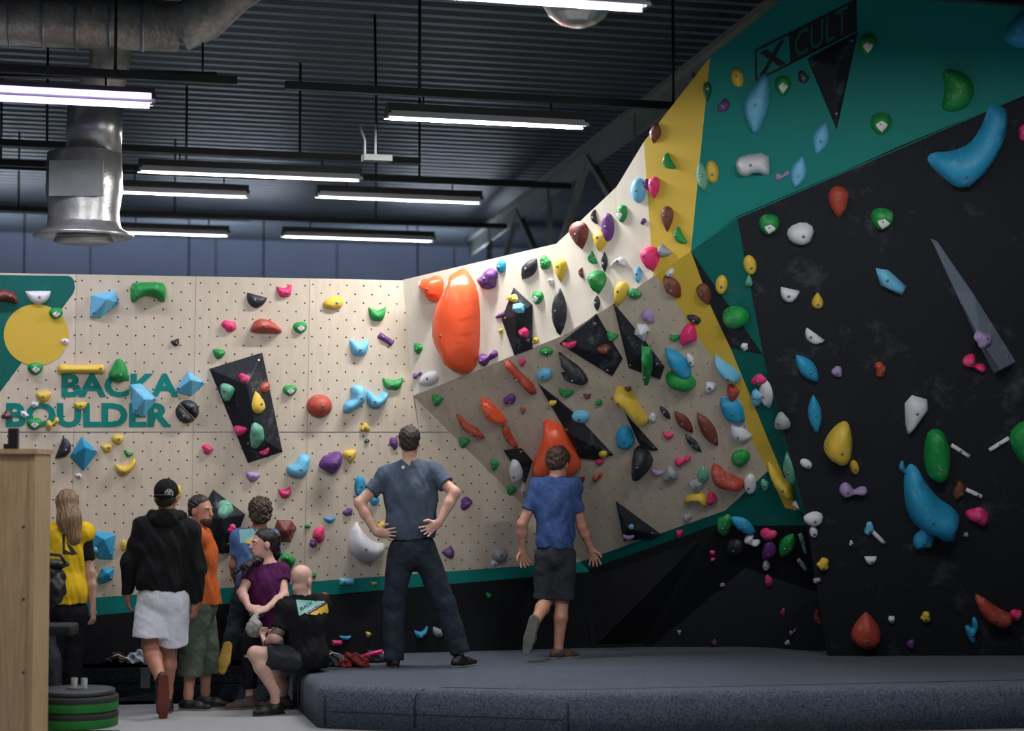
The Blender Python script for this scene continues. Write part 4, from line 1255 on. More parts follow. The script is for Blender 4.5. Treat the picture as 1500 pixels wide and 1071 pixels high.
H('knob', 'pink', 468, 783, 18, 25, rot=25); H('disc', 'purple', 459, 797, 11, 11); H('bone', 'green', 420, 822, 24, 20, rot=30); H('blob', 'green', 459, 843, 9, 9); H('blob', 'red', 473, 874, 16, 13)
H('blob', 'chalky green', 332, 745, 22, 27); H('blob', 'pink', 340, 775.5, 12, 15)
H('blob', 'yellow', 55, 724, 7, 9); H('half', 'yellow', 63, 738.5, 18, 13); H('disc', 'light blue', 137, 809, 11, 12); H('oval', 'yellow', 181, 799, 10, 17); H('blob', 'yellow', 139, 846, 8, 13); H('oval', 'yellow', 261, 721, 11, 21)
HP('white', [(525, 763), (519, 772), (513, 786), (512, 804), (521, 818), (540, 825), (556, 820), (566, 806), (566, 796), (552, 796), (538, 786), (528, 772)], .14, 'crescent hold', 'big white crescent hold behind the man in the grey shirt')
H('wedge', 'yellow', 560, 771, 15, 16); H('bar', 'light blue', 508.6, 852.5, 22, 12); H('bean', 'yellow', 548, 855.5, 8, 6); H('bean', 'blue', 506, 935, 18, 7); H('bar', 'pink', 494, 942, 15, 9, noun='stubby hold'); H('quad', 'yellow', 540, 930, 8, 9)
H('crescent', 'blue', 617.6, 926.7, 20, 19); H('half', 'grey', 642.5, 927.6, 20, 13, rot=20); H('quad', 'green', 716.5, 873, 9, 9); H('knob', 'purple', 684, 737.5, 18, 20); H('half', 'purple', 659, 811, 17, 17, rot=-35); H('disc', 'grey', 733, 813, 23, 23, d=.09, noun='ball-shaped hold'); H('disc', 'white', 724.6, 826, 10, 10)

# ---- shaded overhang
H('wedge', 'white', 627, 555, 30, 20, rot=-15); H('duo', 'purple', 611, 550, 13, 11); H('quad', 'green', 640, 587.6, 16, 17); H('quad', 'green', 679.6, 649, 16, 15); H('quad', 'green', 724, 682, 13, 17); H('quad', 'green', 748.6, 719, 15, 13)
HP('red', cF((235, 240), (262, 248), (300, 295), (345, 310), (395, 365), (385, 372), (330, 355), (285, 325), (260, 290)), .05, 'long curved hold', 'long red curved hold, leftmost of the red ones on the shaded overhang', power=.6)
HP('orange', cF((363, 158), (400, 165), (455, 215), (510, 285), (490, 292), (410, 275), (378, 230)), .08, 'diamond hold', 'glossy orange diamond hold above the curled tail hold', 1)
HP('red', cF((475, 305), (510, 297), (530, 350), (570, 412), (555, 420), (500, 375)), .05, 'tail-shaped hold', 'red tail-shaped hold running down from the orange diamond hold')
HP('red', c7((590, 722), (640, 730), (690, 790), (760, 850), (790, 910), (765, 915), (690, 850), (640, 800)), .07, 'long twisted hold', 'long dark red twisted hold just under the ridge')
H('knob', 'purple', 746, 585, 19, 15); H('bean', 'red', 766, 602, 8, 9)
H('oval', 'white', 756, 689.5, 21, 36, rot=-8, d=.10); H('leaf', 'white', 767, 718, 9, 22)
HP('orange', cF((683, 285), (760, 300), (835, 375), (885, 480), (885, 565), (800, 590), (690, 570), (640, 595), (620, 578), (640, 480), (690, 380)), .20, 'shield hold', 'large orange shield hold behind the head of the man in blue', 1)
H('wedge', 'light blue', 796.5, 549, 24, 18); H('bean', 'green', 828, 577, 23, 12, rot=10); H('blob', 'yellow', 808.7, 592, 13, 10)
HP('black', c7((900, 672), (960, 720), (1030, 770), (1071, 830), (1071, 860), (990, 850), (905, 800), (960, 795), (915, 735)), .09, 'layered fin hold', 'black layered fin hold beside the four-sided black volume')
H('bean', 'dark red', 860, 581, 12, 8); H('blob', 'green', 877, 590, 11, 10); H('wedge', 'light blue', 850, 611, 27, 19, rot=15)
H('knob', 'lilac', 840, 662, 15, 26); H('oval', 'yellow', 883, 666, 13, 9); H('oval', 'pink', 878, 676.5, 13, 10); H('bean', 'dark red', 852, 704, 9, 11); H('duo', 'red', 875, 700, 14, 14)
H('oval', 'green', 800, 515.6, 20, 12); H('bean', 'pink', 765, 532, 10, 11)
H('bean', 'pink', 834, 506, 21, 11, rot=-8); H('blob', 'brown', 885, 512, 21, 15)
HP('yellow', cC((92, 155), (120, 140), (130, 85), (200, 115), (235, 180), (290, 262), (250, 265), (190, 215), (160, 170)), .12, 'claw hold', 'big yellow claw hold in the middle of the shaded overhang')
H('blob', 'dark red', 918, 571, 14, 9); H('wedge', 'blue', 914, 643, 29, 34, rot=-25); HP('black', [(928, 655), (950, 664), (956, 684), (940, 704), (926, 703), (922, 690)], .14, 'club-shaped hold', 'black club-shaped hold hanging below the black fin volume')
H('blob', 'white', 955, 612, 11, 13); H('leaf', 'dark red', 1001, 619, 16, 42, rot=-42); H('leaf', 'black', 974, 605, 9, 25, rot=-40); H('leaf', 'brown', 1036, 630, 20, 58, rot=-32); H('leaf', 'black', 1015, 650, 11, 37, rot=-42)
H('bean', 'pink', 978, 639, 17, 10, rot=15); H('duo', 'pink', 1000, 676, 24, 16); H('bean', 'lilac', 962, 693.6, 18, 9, rot=15); H('knob', 'grey', 981, 695.5, 24, 21)
H('wedge', 'green', 1084, 672, 26, 27, rot=25); H('leaf', 'blue', 1072, 603, 30, 50, rot=-45); H('half', 'white', 1082, 637, 36, 20, rot=35); H('drop', 'red', 1074, 576, 26, 19, rot=80)
HP('red', cC((570, 450), (600, 450), (640, 490), (725, 525), (720, 568), (640, 560), (570, 530)), .10, 'saddle hold', 'large dull red saddle hold near the foot of the shaded overhang')
H('drop', 'chalky green', 1029, 695.5, 17, 25); H('blob', 'grey', 1020, 711, 24, 17); H('crescent', 'yellow', 1021, 734, 34, 24, rot=-150); H('drop', 'pink', 1043, 732, 20, 17, rot=100); H('wedge', 'white', 1098, 710, 18, 29, rot=-10)
H('disc', 'light blue', 925, 772, 8, 8); H('bean', 'lilac', 921, 789, 17, 8); H('bean', 'pink', 995, 783, 10, 12); H('blob', 'grey', 1007, 759, 13, 12)
H('bar', 'green', 947, 535, 15, 46, rot=-4, d=.14, noun='upright block hold'); H('oval', 'green', 996, 560, 46, 26, rot=18, d=.10); H('leaf', 'blue', 993, 534.6, 24, 60, rot=-40, d=.08)
HP('light blue', c8((812, 862), (850, 900), (930, 950), (962, 1000), (900, 1005), (840, 960)), .09, 'wedge hold', 'pale blue wedge hold lying across the yellow band')
H('drop', 'pink', 1009, 493, 34, 26, rot=118); H('bean', 'green', 988, 496, 15, 10); H('wedge', 'black', 1016, 468, 22, 12, rot=30); H('leaf', 'brown', 984, 421, 22, 40, rot=-38); H('blob', 'white', 981, 400, 12, 12)
H('oval', 'green', 929, 431, 22, 14, rot=8); H('drop', 'lilac', 950, 464.7, 18, 24, rot=130); H('cube', 'white', 938, 490, 22, 28, rot=20, d=.08); H('bean', 'green', 895, 494.5, 18, 13, rot=20); H('leaf', 'white', 1011, 528, 10, 22, rot=-25); H('blob', 'white', 1040, 568.5, 17, 16)

# ---- cream overhang
HP('orange', c7((130, 265), (165, 262), (215, 238), (255, 270), (245, 350), (205, 410), (150, 350), (122, 300)), .12, 'heart-shaped hold', 'orange heart-shaped hold at the upper corner beside the giant orange hold')
HP('orange', c7((345, 198), (375, 230), (420, 310), (437, 420), (437, 600), (425, 740), (385, 800), (310, 805), (270, 740), (220, 640), (203, 540), (220, 420), (270, 320), (310, 225)), .26, 'giant hold', 'giant glossy orange egg-shaped hold on the cream overhang', 1)
H('knob', 'purple', 712.4, 408.6, 28, 31, d=.09); H('wedge', 'blue', 733, 390, 14, 20); H('leaf', 'black', 774, 394, 20, 38, rot=35); H('blob', 'green', 798, 384.5, 16, 21); H('drop', 'yellow', 820, 396, 18, 36, rot=180)
H('blob', 'white', 806, 412.5, 9, 11); H('octagon', 'green', 786.5, 436, 17, 20, label='green jug with white inlay on the cream overhang beside the black pentagon'); H('leaf', 'black', 818, 457, 20, 70, d=.08)
H('blob', 'yellow', 750, 437, 13, 13); H('cube', 'light blue', 760, 450, 19, 15, d=.05); H('bean', 'purple', 734, 462, 9, 19, rot=70); H('blob', 'pink', 766, 488, 15, 15); H('blob', 'yellow', 733.5, 485, 6, 10)
H('quad', 'green', 612, 511, 13, 17); H('duo', 'purple', 714, 525, 28, 24); H('blob', 'yellow', 784, 499, 10, 11)
H('drop', 'dark red', 847, 345, 28, 42, rot=170); H('drop', 'yellow', 878.5, 353, 22, 32, rot=185); H('oval', 'purple', 889, 333, 19, 42, noun='upright hold'); H('bean', 'black', 869, 318, 22, 9, rot=80)
H('bean', 'green', 866, 379, 20, 12, rot=65); H('drop', 'green', 873, 414, 24, 36, rot=180, d=.10); H('leaf', 'black', 885, 384, 9, 30); H('leaf', 'black', 874, 444, 9, 24); H('bean', 'dark red', 850.5, 400, 16, 7, rot=80)
H('crescent', 'white', 905.5, 386, 21, 20, rot=-170); H('drop', 'yellow', 907, 431, 20, 40, rot=200); H('octagon', 'green', 910, 313, 16, 26, label='green jug with white inlay high on the cream overhang'); H('oval', 'light blue', 934, 279, 22, 37)
H('drop', 'pink', 957, 275, 17, 33, rot=180); H('bean', 'purple', 946, 271, 18, 9, rot=75); H('blob', 'purple', 942, 324.5, 8, 10); H('drop', 'brown', 976, 321, 18, 38, rot=180); H('bean', 'green', 993.5, 347, 27, 15, rot=62)
H('drop', 'pink', 951, 380, 25, 38, rot=175, d=.10); H('bean', 'grey', 970.6, 369, 22, 17, rot=40); H('leaf', 'light blue', 934, 402, 12, 26)
H('leaf', 'brown', 959, 195, 16, 31, rot=10); H('bean', 'green', 977, 238, 26, 15, rot=62); 

# ---- teal headwall
H('drop', 'dark green', 1036, 135, 13, 30, rot=180); H('oval', 'yellow', 1080, 114, 19, 28, rot=-15); H('blob', 'purple', 1060, 155.5, 16, 22, rot=20)
HP('light blue', cG((785, 375), (812, 430), (808, 560), (770, 660), (745, 700), (715, 690), (668, 560), (700, 480)), .11, 'large teardrop hold', 'large sky blue teardrop hold under the wordmark on the teal headwall')
H('octagon', 'green', 1147, 125.6, 24, 30, label='green jug with white inlay beside the large sky blue teardrop hold'); H('blob', 'black', 1177, 113, 16, 19)
HP('white', cG((630, 850), (660, 815), (805, 795), (815, 900), (800, 925), (740, 900), (690, 930), (645, 910)), .13, 'bowed block hold', 'white bowed block hold on the teal headwall')
H('duo', 'lilac', 1146, 258, 22, 16); H('leaf', 'light blue', 1170, 253, 24, 50, rot=12); H('oval', 'yellow', 1043, 252, 20, 34, rot=-8); H('leaf', 'chalky green', 1029, 259, 18, 48, rot=-10)
H('leaf', 'light blue', 1203, 203, 24, 50, rot=15); H('octagon', 'green', 1271, 66, 27, 32, label='green jug with white inlay beside the black triangle volume'); H('octagon', 'green', 1291, 181.5, 32, 33, label='green jug with white inlay lowest on the teal headwall')
HP('green', cH((637, 365), (700, 362), (770, 385), (812, 440), (812, 500), (775, 565), (700, 590), (637, 570), (655, 500), (660, 440)), .13, 'half-moon hold', 'big green half-moon hold on the teal headwall')
HP('blue', cH((965, 190), (1010, 110), (1060, 60), (1150, 60), (1150, 230), (1060, 258), (990, 230)), .10, 'rounded hold', 'blue rounded hold cut off at the top of the teal headwall')
HP('blue', cH((900, 550), (955, 562), (1000, 590), (985, 740), (900, 900), (790, 990), (720, 995), (640, 930), (575, 860), (575, 830), (600, 808), (700, 803), (790, 770), (850, 690), (885, 600)), .16, 'banana hold', 'giant blue banana hold at the top of the black wall')
# ---- black wall
H('blob', 'pink', 1499, 195, 12, 24); H('octagon', 'green', 1127, 330, 30, 30, rot=10, label='green jug with white inlay at the upper corner of the black wall'); H('wedge', 'white', 1173, 343, 38, 34, rot=15); H('drop', 'red', 1229, 298, 30, 48, rot=180)
H('octagon', 'green', 1293, 322, 34, 32, rot=10, label='green jug with white inlay on the black wall below the headwall'); H('oval', 'yellow', 1099, 389, 19, 29, rot=-12); H('tri', 'chalky green', 1097, 411, 12, 17)
H('half', 'white', 1156, 434, 28, 20, rot=12); H('drop', 'yellow', 1198, 441, 17, 24); H('half', 'white', 1191, 496, 32, 15, rot=35); H('leaf', 'blue', 1183, 541, 24, 52, rot=-40); H('knob', 'lilac', 1226, 545, 16, 16); H('blob', 'red', 1290, 542, 17, 23)
H('oval', 'yellow', 1057, 418, 18, 28, rot=5); H('oval', 'green', 1076, 467, 40, 30, rot=8, d=.09); H('drop', 'brown', 1032, 433, 20, 34, rot=155); H('blob', 'white', 1090, 509, 11, 11)
HP('light blue', cR((83, 480), (150, 490), (245, 575), (222, 622), (110, 570)), .07, 'crystal hold', 'pale blue crystal hold on the black wall', 0); H('duo', 'pink', 1427, 535, 33, 27, rot=60); H('blob', 'lilac', 1441, 497, 22, 26)
H('leaf', 'blue', 1194, 608, 20, 58, rot=-5); HP('yellow', [(1240, 619), (1247, 628), (1251, 655), (1247, 677), (1236, 684), (1222, 681), (1210, 669), (1207, 655), (1214, 640), (1226, 626)], .14, 'large teardrop hold', 'large yellow teardrop hold on the black wall', 1)
H('oval', 'yellow', 1252, 685, 13, 21, rot=-15); H('oval', 'white', 1181, 680, 19, 13, rot=30); H('duo', 'lilac', 1250, 721, 40, 26, rot=25); H('blob', 'pink', 1110, 557, 21, 16); H('leaf', 'white', 1121, 577, 18, 46, rot=-12); H('blob', 'light blue', 1107, 584, 16, 26)
H('blob', 'grey', 1144, 618, 22, 25); H('leaf', 'chalky green', 1158, 688, 22, 54, rot=-15); HP('yellow', [(1122, 676), (1134, 690), (1145, 702), (1159, 708), (1161, 722), (1162, 735), (1150, 730), (1137, 718), (1127, 700)], .08, 'crescent hold', 'yellow crescent hold at the lower end of the yellow band')
H('blob', 'chalky green', 1120, 711, 12, 17); H('bar', 'white', 1168, 742, 17, 7, rot=38, noun='finger-shaped hold'); H('tri', 'white', 1340, 611, 36, 56, rot=195)
HP('green', [(1362, 632), (1382, 632), (1392, 655), (1395, 680), (1391, 703), (1378, 709), (1362, 703), (1355, 685), (1355, 655)], .12, 'large upright oval hold', 'large green upright oval hold on the black wall')
HP('green', [(1477, 640), (1500, 616), (1530, 620), (1530, 680), (1505, 690), (1488, 668)], .10, 'rounded hold', 'green rounded hold cut off at the frame edge on the black wall')
for x, y, L, r, nb in ((1407, 661, 32, 33, 'large green upright oval hold'), (1464, 651, 34, -32, 'green rounded hold at the frame edge'), (1427, 723, 26, 24, 'brown knob hold'), (1287, 788, 26, 45, 'small light blue knob')):
    H('stick', 'white', x, y, L, 6, rot=r, d=.02, label='thin pale stick-shaped hold poking out beside the ' + nb)
HP('blue', [(1335, 683), (1347, 690), (1358, 712), (1376, 735), (1399, 749), (1410, 764), (1404, 788), (1390, 798), (1370, 790), (1345, 778), (1331, 757), (1326, 728), (1327, 697)], .19, 'giant drooping hold', 'giant blue drooping hold low on the black wall', 1)
H('bean', 'blue', 1322, 686, 20, 9, rot=70); H('knob', 'blue', 1354, 790, 31, 33, d=.07); H('knob', 'brown', 1405, 719, 18, 28); H('knob', 'pink', 1432, 758, 34, 27); H('wedge', 'white', 1192, 761, 28, 22, rot=10); H('oval', 'white', 1192, 780, 12, 17, rot=-10)
H('knob', 'light blue', 1273.5, 775, 14, 20); H('half', 'white', 1275.6, 822, 18, 12); H('blob', 'yellow', 1205.5, 827, 18, 18); H('blob', 'lilac', 1197, 851.5, 11, 9); H('drop', 'red', 1270, 926, 44, 52, d=.13)
H('blob', 'white', 1306, 908.5, 10, 11); H('blob', 'yellow', 1356, 904.6, 15, 16); H('knob', 'purple', 1334, 945, 12, 15); H('duo', 'blue', 1426, 925, 22, 37, rot=-20); H('blob', 'pink', 1489, 902, 18, 17)
HP('red', [(1427, 873), (1440, 876), (1462, 893), (1487, 904), (1484, 916), (1470, 923), (1452, 918), (1438, 903)], .09, 'banana hold', 'brick red banana hold low on the black wall')
H('blob', 'white', 1247, 796, 6, 8); H('blob', 'grey', 1415, 784, 8, 8)
# ---- cave corner and kicker boards
H('knob', 'green', 1060, 771, 22, 30); H('leaf', 'blue', 1088, 771, 18, 44, rot=-58); H('disc', 'black', 1077, 803, 28, 23, noun='ridged round hold'); H('duo', 'white', 1101, 794, 20, 20, rot=60); H('knob', 'pink', 1125, 784, 25, 17); H('knob', 'purple', 1126, 807, 21, 28)
H('leaf', 'green', 1152, 801, 22, 38, rot=30); H('stick', 'chalky green', 1176, 797, 30, 5, rot=72, noun='thin strip hold'); H('oval', 'white', 1122, 829.5, 10, 14); H('blob', 'pink', 1126, 851, 12, 17); H('stick', 'grey', 1175, 828, 20, 5, rot=50, noun='thin strip hold')
H('blob', 'pink', 1147, 896, 9, 13); H('duo', 'lilac', 1161, 926, 11, 12); H('blob', 'white', 1153, 941.6, 8, 8); H('bean', 'red', 1197, 905, 24, 9, rot=75); H('oval', 'yellow', 961, 837, 15, 9, rot=10); H('blob', 'pink', 1043, 810, 9, 8); H('blob', 'pink', 1044, 820, 8, 7); H('blob', 'lilac', 1058, 857, 8, 7); H('blob', 'purple', 1046, 942, 9, 10); H('bean', 'grey', 995, 928, 6, 9)

# ---- labels: what each looks like and what it sits beside
def size_word(s): return 'tiny' if s < 11 else 'small' if s < 19 else 'medium' if s < 30 else 'large'
def base_desc(h):
    n = h['noun']; sz = '' if n.split()[0] in ('large', 'giant', 'long') else size_word(h['s']) + ' '
    return f"{sz}{h['colour']} {n}"
def short(h):
    return f"{h['colour']} {h['noun']}"
def where(h, o):
    dx = o['x'] - h['x']; dy = o['y'] - h['y']
    if abs(dx) > 1.6 * abs(dy): return 'just right of' if dx < 0 else 'just left of'
    if abs(dy) > 1.6 * abs(dx): return 'just below' if dy < 0 else 'just above'
    return ('below and ' if dy < 0 else 'above and ') + ('right of' if dx < 0 else 'left of')
for h in HOLDS:
    if h['label']: continue
    b = f"{base_desc(h)} on the {h['zone']}"
    same = [o for o in HOLDS if o is not h and not o['label'] and base_desc(o) == base_desc(h) and o['zone'] == h['zone']]
    if same:
        nb = sorted((o for o in HOLDS if o is not h and not ('volume' in h['zone'] and 'volume' in o['noun'])), key=lambda o: math.hypot(o['x']-h['x'], o['y']-h['y']) * (1.0 if o['s'] > 18 else 1.25) * (1.7 if o['colour'] == h['colour'] else 1))[0]
        b = f"{b}, {where(h, nb)} the {short(nb)}"
        if len(b.split()) > 15: b = b.replace(' hold on the', ' on the').replace('above and', 'up').replace('below and', 'down')
        if len(b.split()) > 16: b = b.replace(' with white inlay', '')
    h['final'] = b
for h in HOLDS:
    if h['label']: h['final'] = h['label']
seen = {}
for h in HOLDS: seen.setdefault(h['final'], []).append(h)
for k, v in seen.items():
    if len(v) > 1:
        v.sort(key=lambda h: h['x'])
        if max(h['y'] for h in v) - min(h['y'] for h in v) > v[-1]['x'] - v[0]['x']:
            v.sort(key=lambda h: h['y']); wds = ['upper', 'lower']
        else: wds = ['left', 'right']
        for i, h in enumerate(v):
            pos = wds[0] if i == 0 else wds[1] if i == len(v) - 1 else 'middle'
            h['final'] = pos + ' ' + k
for h in HOLDS:
    h['o']['label'] = h['final']
    h['o']['group'] = {'black wall': 'holds on the black wall', 'plywood wall': 'holds on the plywood wall', 'teal headwall': 'holds on the teal headwall'}.get(h['zone'], 'holds on the overhang and cave')
# ================================================================== PEOPLE
def skin(name, col, red=(200, 130, 110)):
    m, nt, b = new_mat(name)
    f = noise(nt, 18, 4, .6); g = noise(nt, 150, 2, .5)
    nt.links.new(mixc(nt, ramp(nt, f, .35, .7), rgb(*col), rgb(*red)), b.inputs['Base Color'])
    b.inputs['Roughness'].default_value = .55
    b.inputs['Subsurface Weight'].default_value = .06; b.inputs['Subsurface Radius'].default_value = (.012, .005, .003)
    bump(nt, b, g, .12, .002)
    return m
sk_fair = skin('fair_skin', (206, 168, 150), (190, 140, 124)); sk_tan = skin('tanned_skin', (172, 122, 98), (150, 100, 80)); sk_mid = skin('warm_skin', (190, 144, 122), (172, 118, 100))
sk_pale = skin('pale_skin', (212, 178, 164), (200, 152, 138))
def cloth(name, col, col2=None, rough=.85, sc=9):
    m = M(name, rgb(*col), rough, var=.10, vscale=sc, col2=rgb(*col2) if col2 else None, spec=.2)
    nt = m.node_tree; b = nt.nodes['Principled BSDF']
    w = noise(nt, 11, 3, .5, stretch=(1.3, 1.3, .7)); w.node.inputs['Distortion'].default_value = 1.4
    h = mth(nt, 'ADD', w, mth(nt, 'MULTIPLY', noise(nt, 220, 2, .5), .06))
    bump(nt, b, h, .45, .02)
    return m
c_grey = cloth('slate_grey_jersey', (78, 92, 110), (66, 78, 96)); c_blue = cloth('faded_blue_jersey', (62, 88, 138), (50, 72, 120), sc=30); c_jean = cloth('dark_denim', (46, 56, 68), (34, 42, 52), sc=14)
c_short = cloth('charcoal_cotton', (56, 60, 66), (42, 46, 52)); c_black = cloth('black_cotton', (22, 24, 27), (16, 17, 20)); c_hood = cloth('black_wool_knit', (24, 26, 29), (16, 18, 20), sc=40); c_white = cloth('white_shiny_shorts', (232, 236, 246), (216, 222, 236), .6)
c_orange = cloth('burnt_orange_cotton', (190, 98, 44), (170, 82, 36)); c_olive = cloth('olive_grey_corduroy', (84, 96, 84), (70, 82, 72)); c_sky = cloth('sky_blue_jersey', (84, 118, 168), (72, 104, 152)); c_purple = cloth('plum_jersey', (84, 30, 82), (68, 22, 68))
c_yellow = cloth('yellow_jersey', (226, 190, 40), (208, 172, 30)); c_lgrey = cloth('pale_grey_jersey', (150, 152, 158)); c_navy = cloth('navy_leggings', (24, 26, 34), (18, 20, 26))
h_brown = M('dark_brown_hair', rgb(48, 38, 32), .5, var=.3, vscale=60, bmp=.7, bscale=140, stretch=(1, 1, .25)); h_black = M('black_hair', rgb(28, 24, 24), .45, var=.3, vscale=60, bmp=.6, bscale=140, stretch=(1, 1, .25)); h_blond = M('dark_blond_hair', rgb(150, 124, 92), .45, var=.0, vscale=80, bmp=.8, bscale=120, col2=rgb(92, 72, 52), stretch=(1, 1, .06))
h_curl = M('curly_brown_hair', rgb(76, 64, 54), .6, var=.4, vscale=50, bmp=.9, bscale=70); h_mid = M('chestnut_hair', rgb(70, 50, 40), .5, var=.3, vscale=60, bmp=.7, bscale=140, stretch=(1, 1, .25)); h_beard = M('grey_beard_hair', rgb(120, 112, 108), .7, var=.25, vscale=120, bmp=.6)
s_black = M('black_shoe_leather', rgb(26, 26, 28), .5); s_red = M('brick_red_rubber_sole', rgb(112, 42, 34), .6); s_grey = M('grey_canvas_shoe', rgb(120, 120, 116), .8); s_yel = M('yellow_shoe_leather', rgb(206, 170, 70), .55); s_mauve = M('mauve_suede_shoe', rgb(104, 88, 92), .8); s_brown = M('brown_leather_shoe', rgb(84, 62, 50), .6)
m_eye = M('dark_eye', rgb(26, 20, 18), .2); m_lip = M('lip', rgb(160, 92, 84), .5)

def nrm(v): return Vector(v).normalized()
class Head:
    def __init__(s, c, f, up=(0, 0, 1), scale=1.0):
        s.c = Vector(c); s.f = nrm(f); s.r = s.f.cross(Vector(up)).normalized(); s.u = s.r.cross(s.f).normalized(); s.k = scale
    def p(s, x, y, z): return s.c + (s.r * x + s.f * y + s.u * z) * s.k
    def d(s, x, y, z): return s.r * x + s.f * y + s.u * z
    def R(s): return [tuple(s.r), tuple(s.f), tuple(s.u)]
    def ell(s, S, c, r, k=.02): S.ell(s.p(*c), [q * s.k for q in r], s.R(), k)
    def flesh(s, S):
        s.ell(S, (0, -.012, .035), (.074, .094, .083), .02); s.ell(S, (0, .028, -.03), (.061, .066, .085), .03); s.ell(S, (0, .045, -.082), (.043, .042, .03), .03)
        S.cone(s.p(0, .092, .012), s.p(0, .110, -.026), .008 * s.k, .0118 * s.k, .012)
        S.cone(s.p(-.034, .078, .022), s.p(.034, .078, .022), .012 * s.k, .012 * s.k, .015)
        for q in (-1, 1):
            S.minus(s.p(q * .031, .103, .004), .013 * s.k, .012)
            s.ell(S, (q * .076, -.008, -.008), (.011, .022, .032), .008)
        S.cone(s.p(-.018, .088, -.058), s.p(.018, .088, -.058), .009 * s.k, .009 * s.k, .008)

def torso(S, J, inf=0.0, g=1.0, lower=True):
    sc = (J['shL'] + J['shR']) / 2; hc = (J['hipL'] + J['hipR']) / 2
    up = (sc - hc).normalized(); side = (J['shR'] - J['shL']); half = side.length / 2; side = (side - up * side.dot(up)).normalized(); bk = side.cross(up)
    R = [tuple(side), tuple(bk), tuple(up)]
    L = (sc - hc).length
    S.ell(sc - up * (L * .26), ((half + .012) * 1.0 + inf, .112 * g + inf, L * .40), R, .04)
    S.ell(hc + up * (L * .42), (half * .86 * g + inf, .104 * g + inf, L * .36), R, .05)
    if lower: S.ell(hc + up * .02, (half * .88 * g + inf, .122 * g + inf, .15), R, .05)
    nb = J['neck']
    for s in ('shL', 'shR'):
        S.cone(nb - up * .03, J[s] - up * .005, .058 + inf * .5, .05 * g + inf, .03)
        S.cone(J[s], J[s].lerp(sc - up * .08, .5), .056 * g + inf, .07 + inf, .03)
    return up, side, bk

def hand(S, wr, tip, n, thumb=1, curl=.5, k=1.0):
    d = (tip - wr).normalized(); n = Vector(n); n = (n - d * n.dot(d)).normalized(); s = d.cross(n).normalized() * thumb
    S.cone(wr, wr + d * .03 * k, .025 * k, .03 * k, .012, flat=(n, .7))
    S.cone(wr + d * .03 * k, wr + d * .078 * k, .036 * k, .038 * k, .012, flat=(n, .42))
    for i, L in enumerate((.070, .078, .073, .058)):
        b = wr + d * (.086 * k) + s * ((.031 - .0208 * i) * k); ang = .12; q = b
        for seg, fr in enumerate((.45, .32, .23)):
            ang += curl * (.55 + .1 * i) * (1.0 if seg else .6)
            e = q + (d * math.cos(ang) + n * math.sin(ang) + s * (.26 - .17 * i)) * (L * fr * k)
            S.cone(q, e, (.0086 - .0007 * seg) * k, (.0082 - .0008 * seg) * k, .003); q = e
    b = wr + d * (.03 * k) + s * (.03 * k)
    m = b + (d * .62 + s * .72 + n * .30).normalized() * (.043 * k); e = m + (d * .86 + s * .30 + n * .40).normalized() * (.034 * k)
    S.cone(b - s * .008, m, .0135 * k, .0115 * k, .008); S.cone(m, e, .0112 * k, .0085 * k, .005)

def arm(S, J, q, g):
    S.cone(J['sh' + q], J['el' + q], .050 * g, .041 * g, .02); S.cone(J['el' + q], J['el' + q].lerp(J['wr' + q], .35), .041 * g, .041 * g, .02); S.cone(J['el' + q].lerp(J['wr' + q], .35), J['wr' + q], .041 * g, .026 * g, .02)
def leg(S, J, q, g):
    S.cone(J['hip' + q], J['kn' + q], .082 * g, .056 * g, .03); m = J['kn' + q].lerp(J['an' + q], .33)
    bk = Vector((0, -.012, 0))
    S.cone(J['kn' + q], m + bk, .053 * g, .057 * g, .02); S.cone(m + bk, J['an' + q], .056 * g, .036 * g, .02)
def foot_axes(J, q, flat=None):
    a = J['an' + q]; t = J['toe' + q]
    if flat is not None:
        d = Vector((t.x - a.x, t.y - a.y, 0)).normalized(); heel = Vector((a.x, a.y, flat + .036)) - d * .045; toe = Vector((a.x, a.y, flat + .028)) + d * .165; up = Vector((0, 0, 1))
    else:
        d = (t - a).normalized(); sh = (a - J['kn' + q]).normalized()
        up = -(sh - d * sh.dot(d)); 
        if up.length < .15: up = Vector((0, .9, .3))
        up = (up - d * up.dot(d)).normalized(); heel = a - up * .055 - d * .04; toe = t
    return heel, toe, up, d
def shoe(root, J, q, mat, sole, flat=None, lab=None, high=.02):
    heel, toe, up, d = foot_axes(J, q, flat)
    mid = heel.lerp(toe, .62)
    S = Soft(.02)
    S.cone(heel, mid, .036, .043, .02).cone(mid, toe, .043, .028, .02, flat=(up, .75)).cone(heel.lerp(mid, .30) + up * (.022 + high), heel.lerp(mid, .35) + up * .012, .042, .042, .03)
    S.cut(heel - up * .028, -up)
    me = S.mesh('shoe', .007)
    so = obj('shoe', me, mat, root)
    S = Soft(.015)
    b = heel - up * .03; cap = [(v3(b + up * .008), v3(up)), (v3(b - up * .010), v3(-up))]
    m2 = mid - up * (up.dot(mid - b)); t2 = toe - up * (up.dot(toe - b))
    S.cone(b, m2, .038, .046, .01, cap=cap).cone(m2, t2, .046, .032, .01, cap=cap)
    obj('sole', S.mesh('sole', .006), sole, so)
    return so

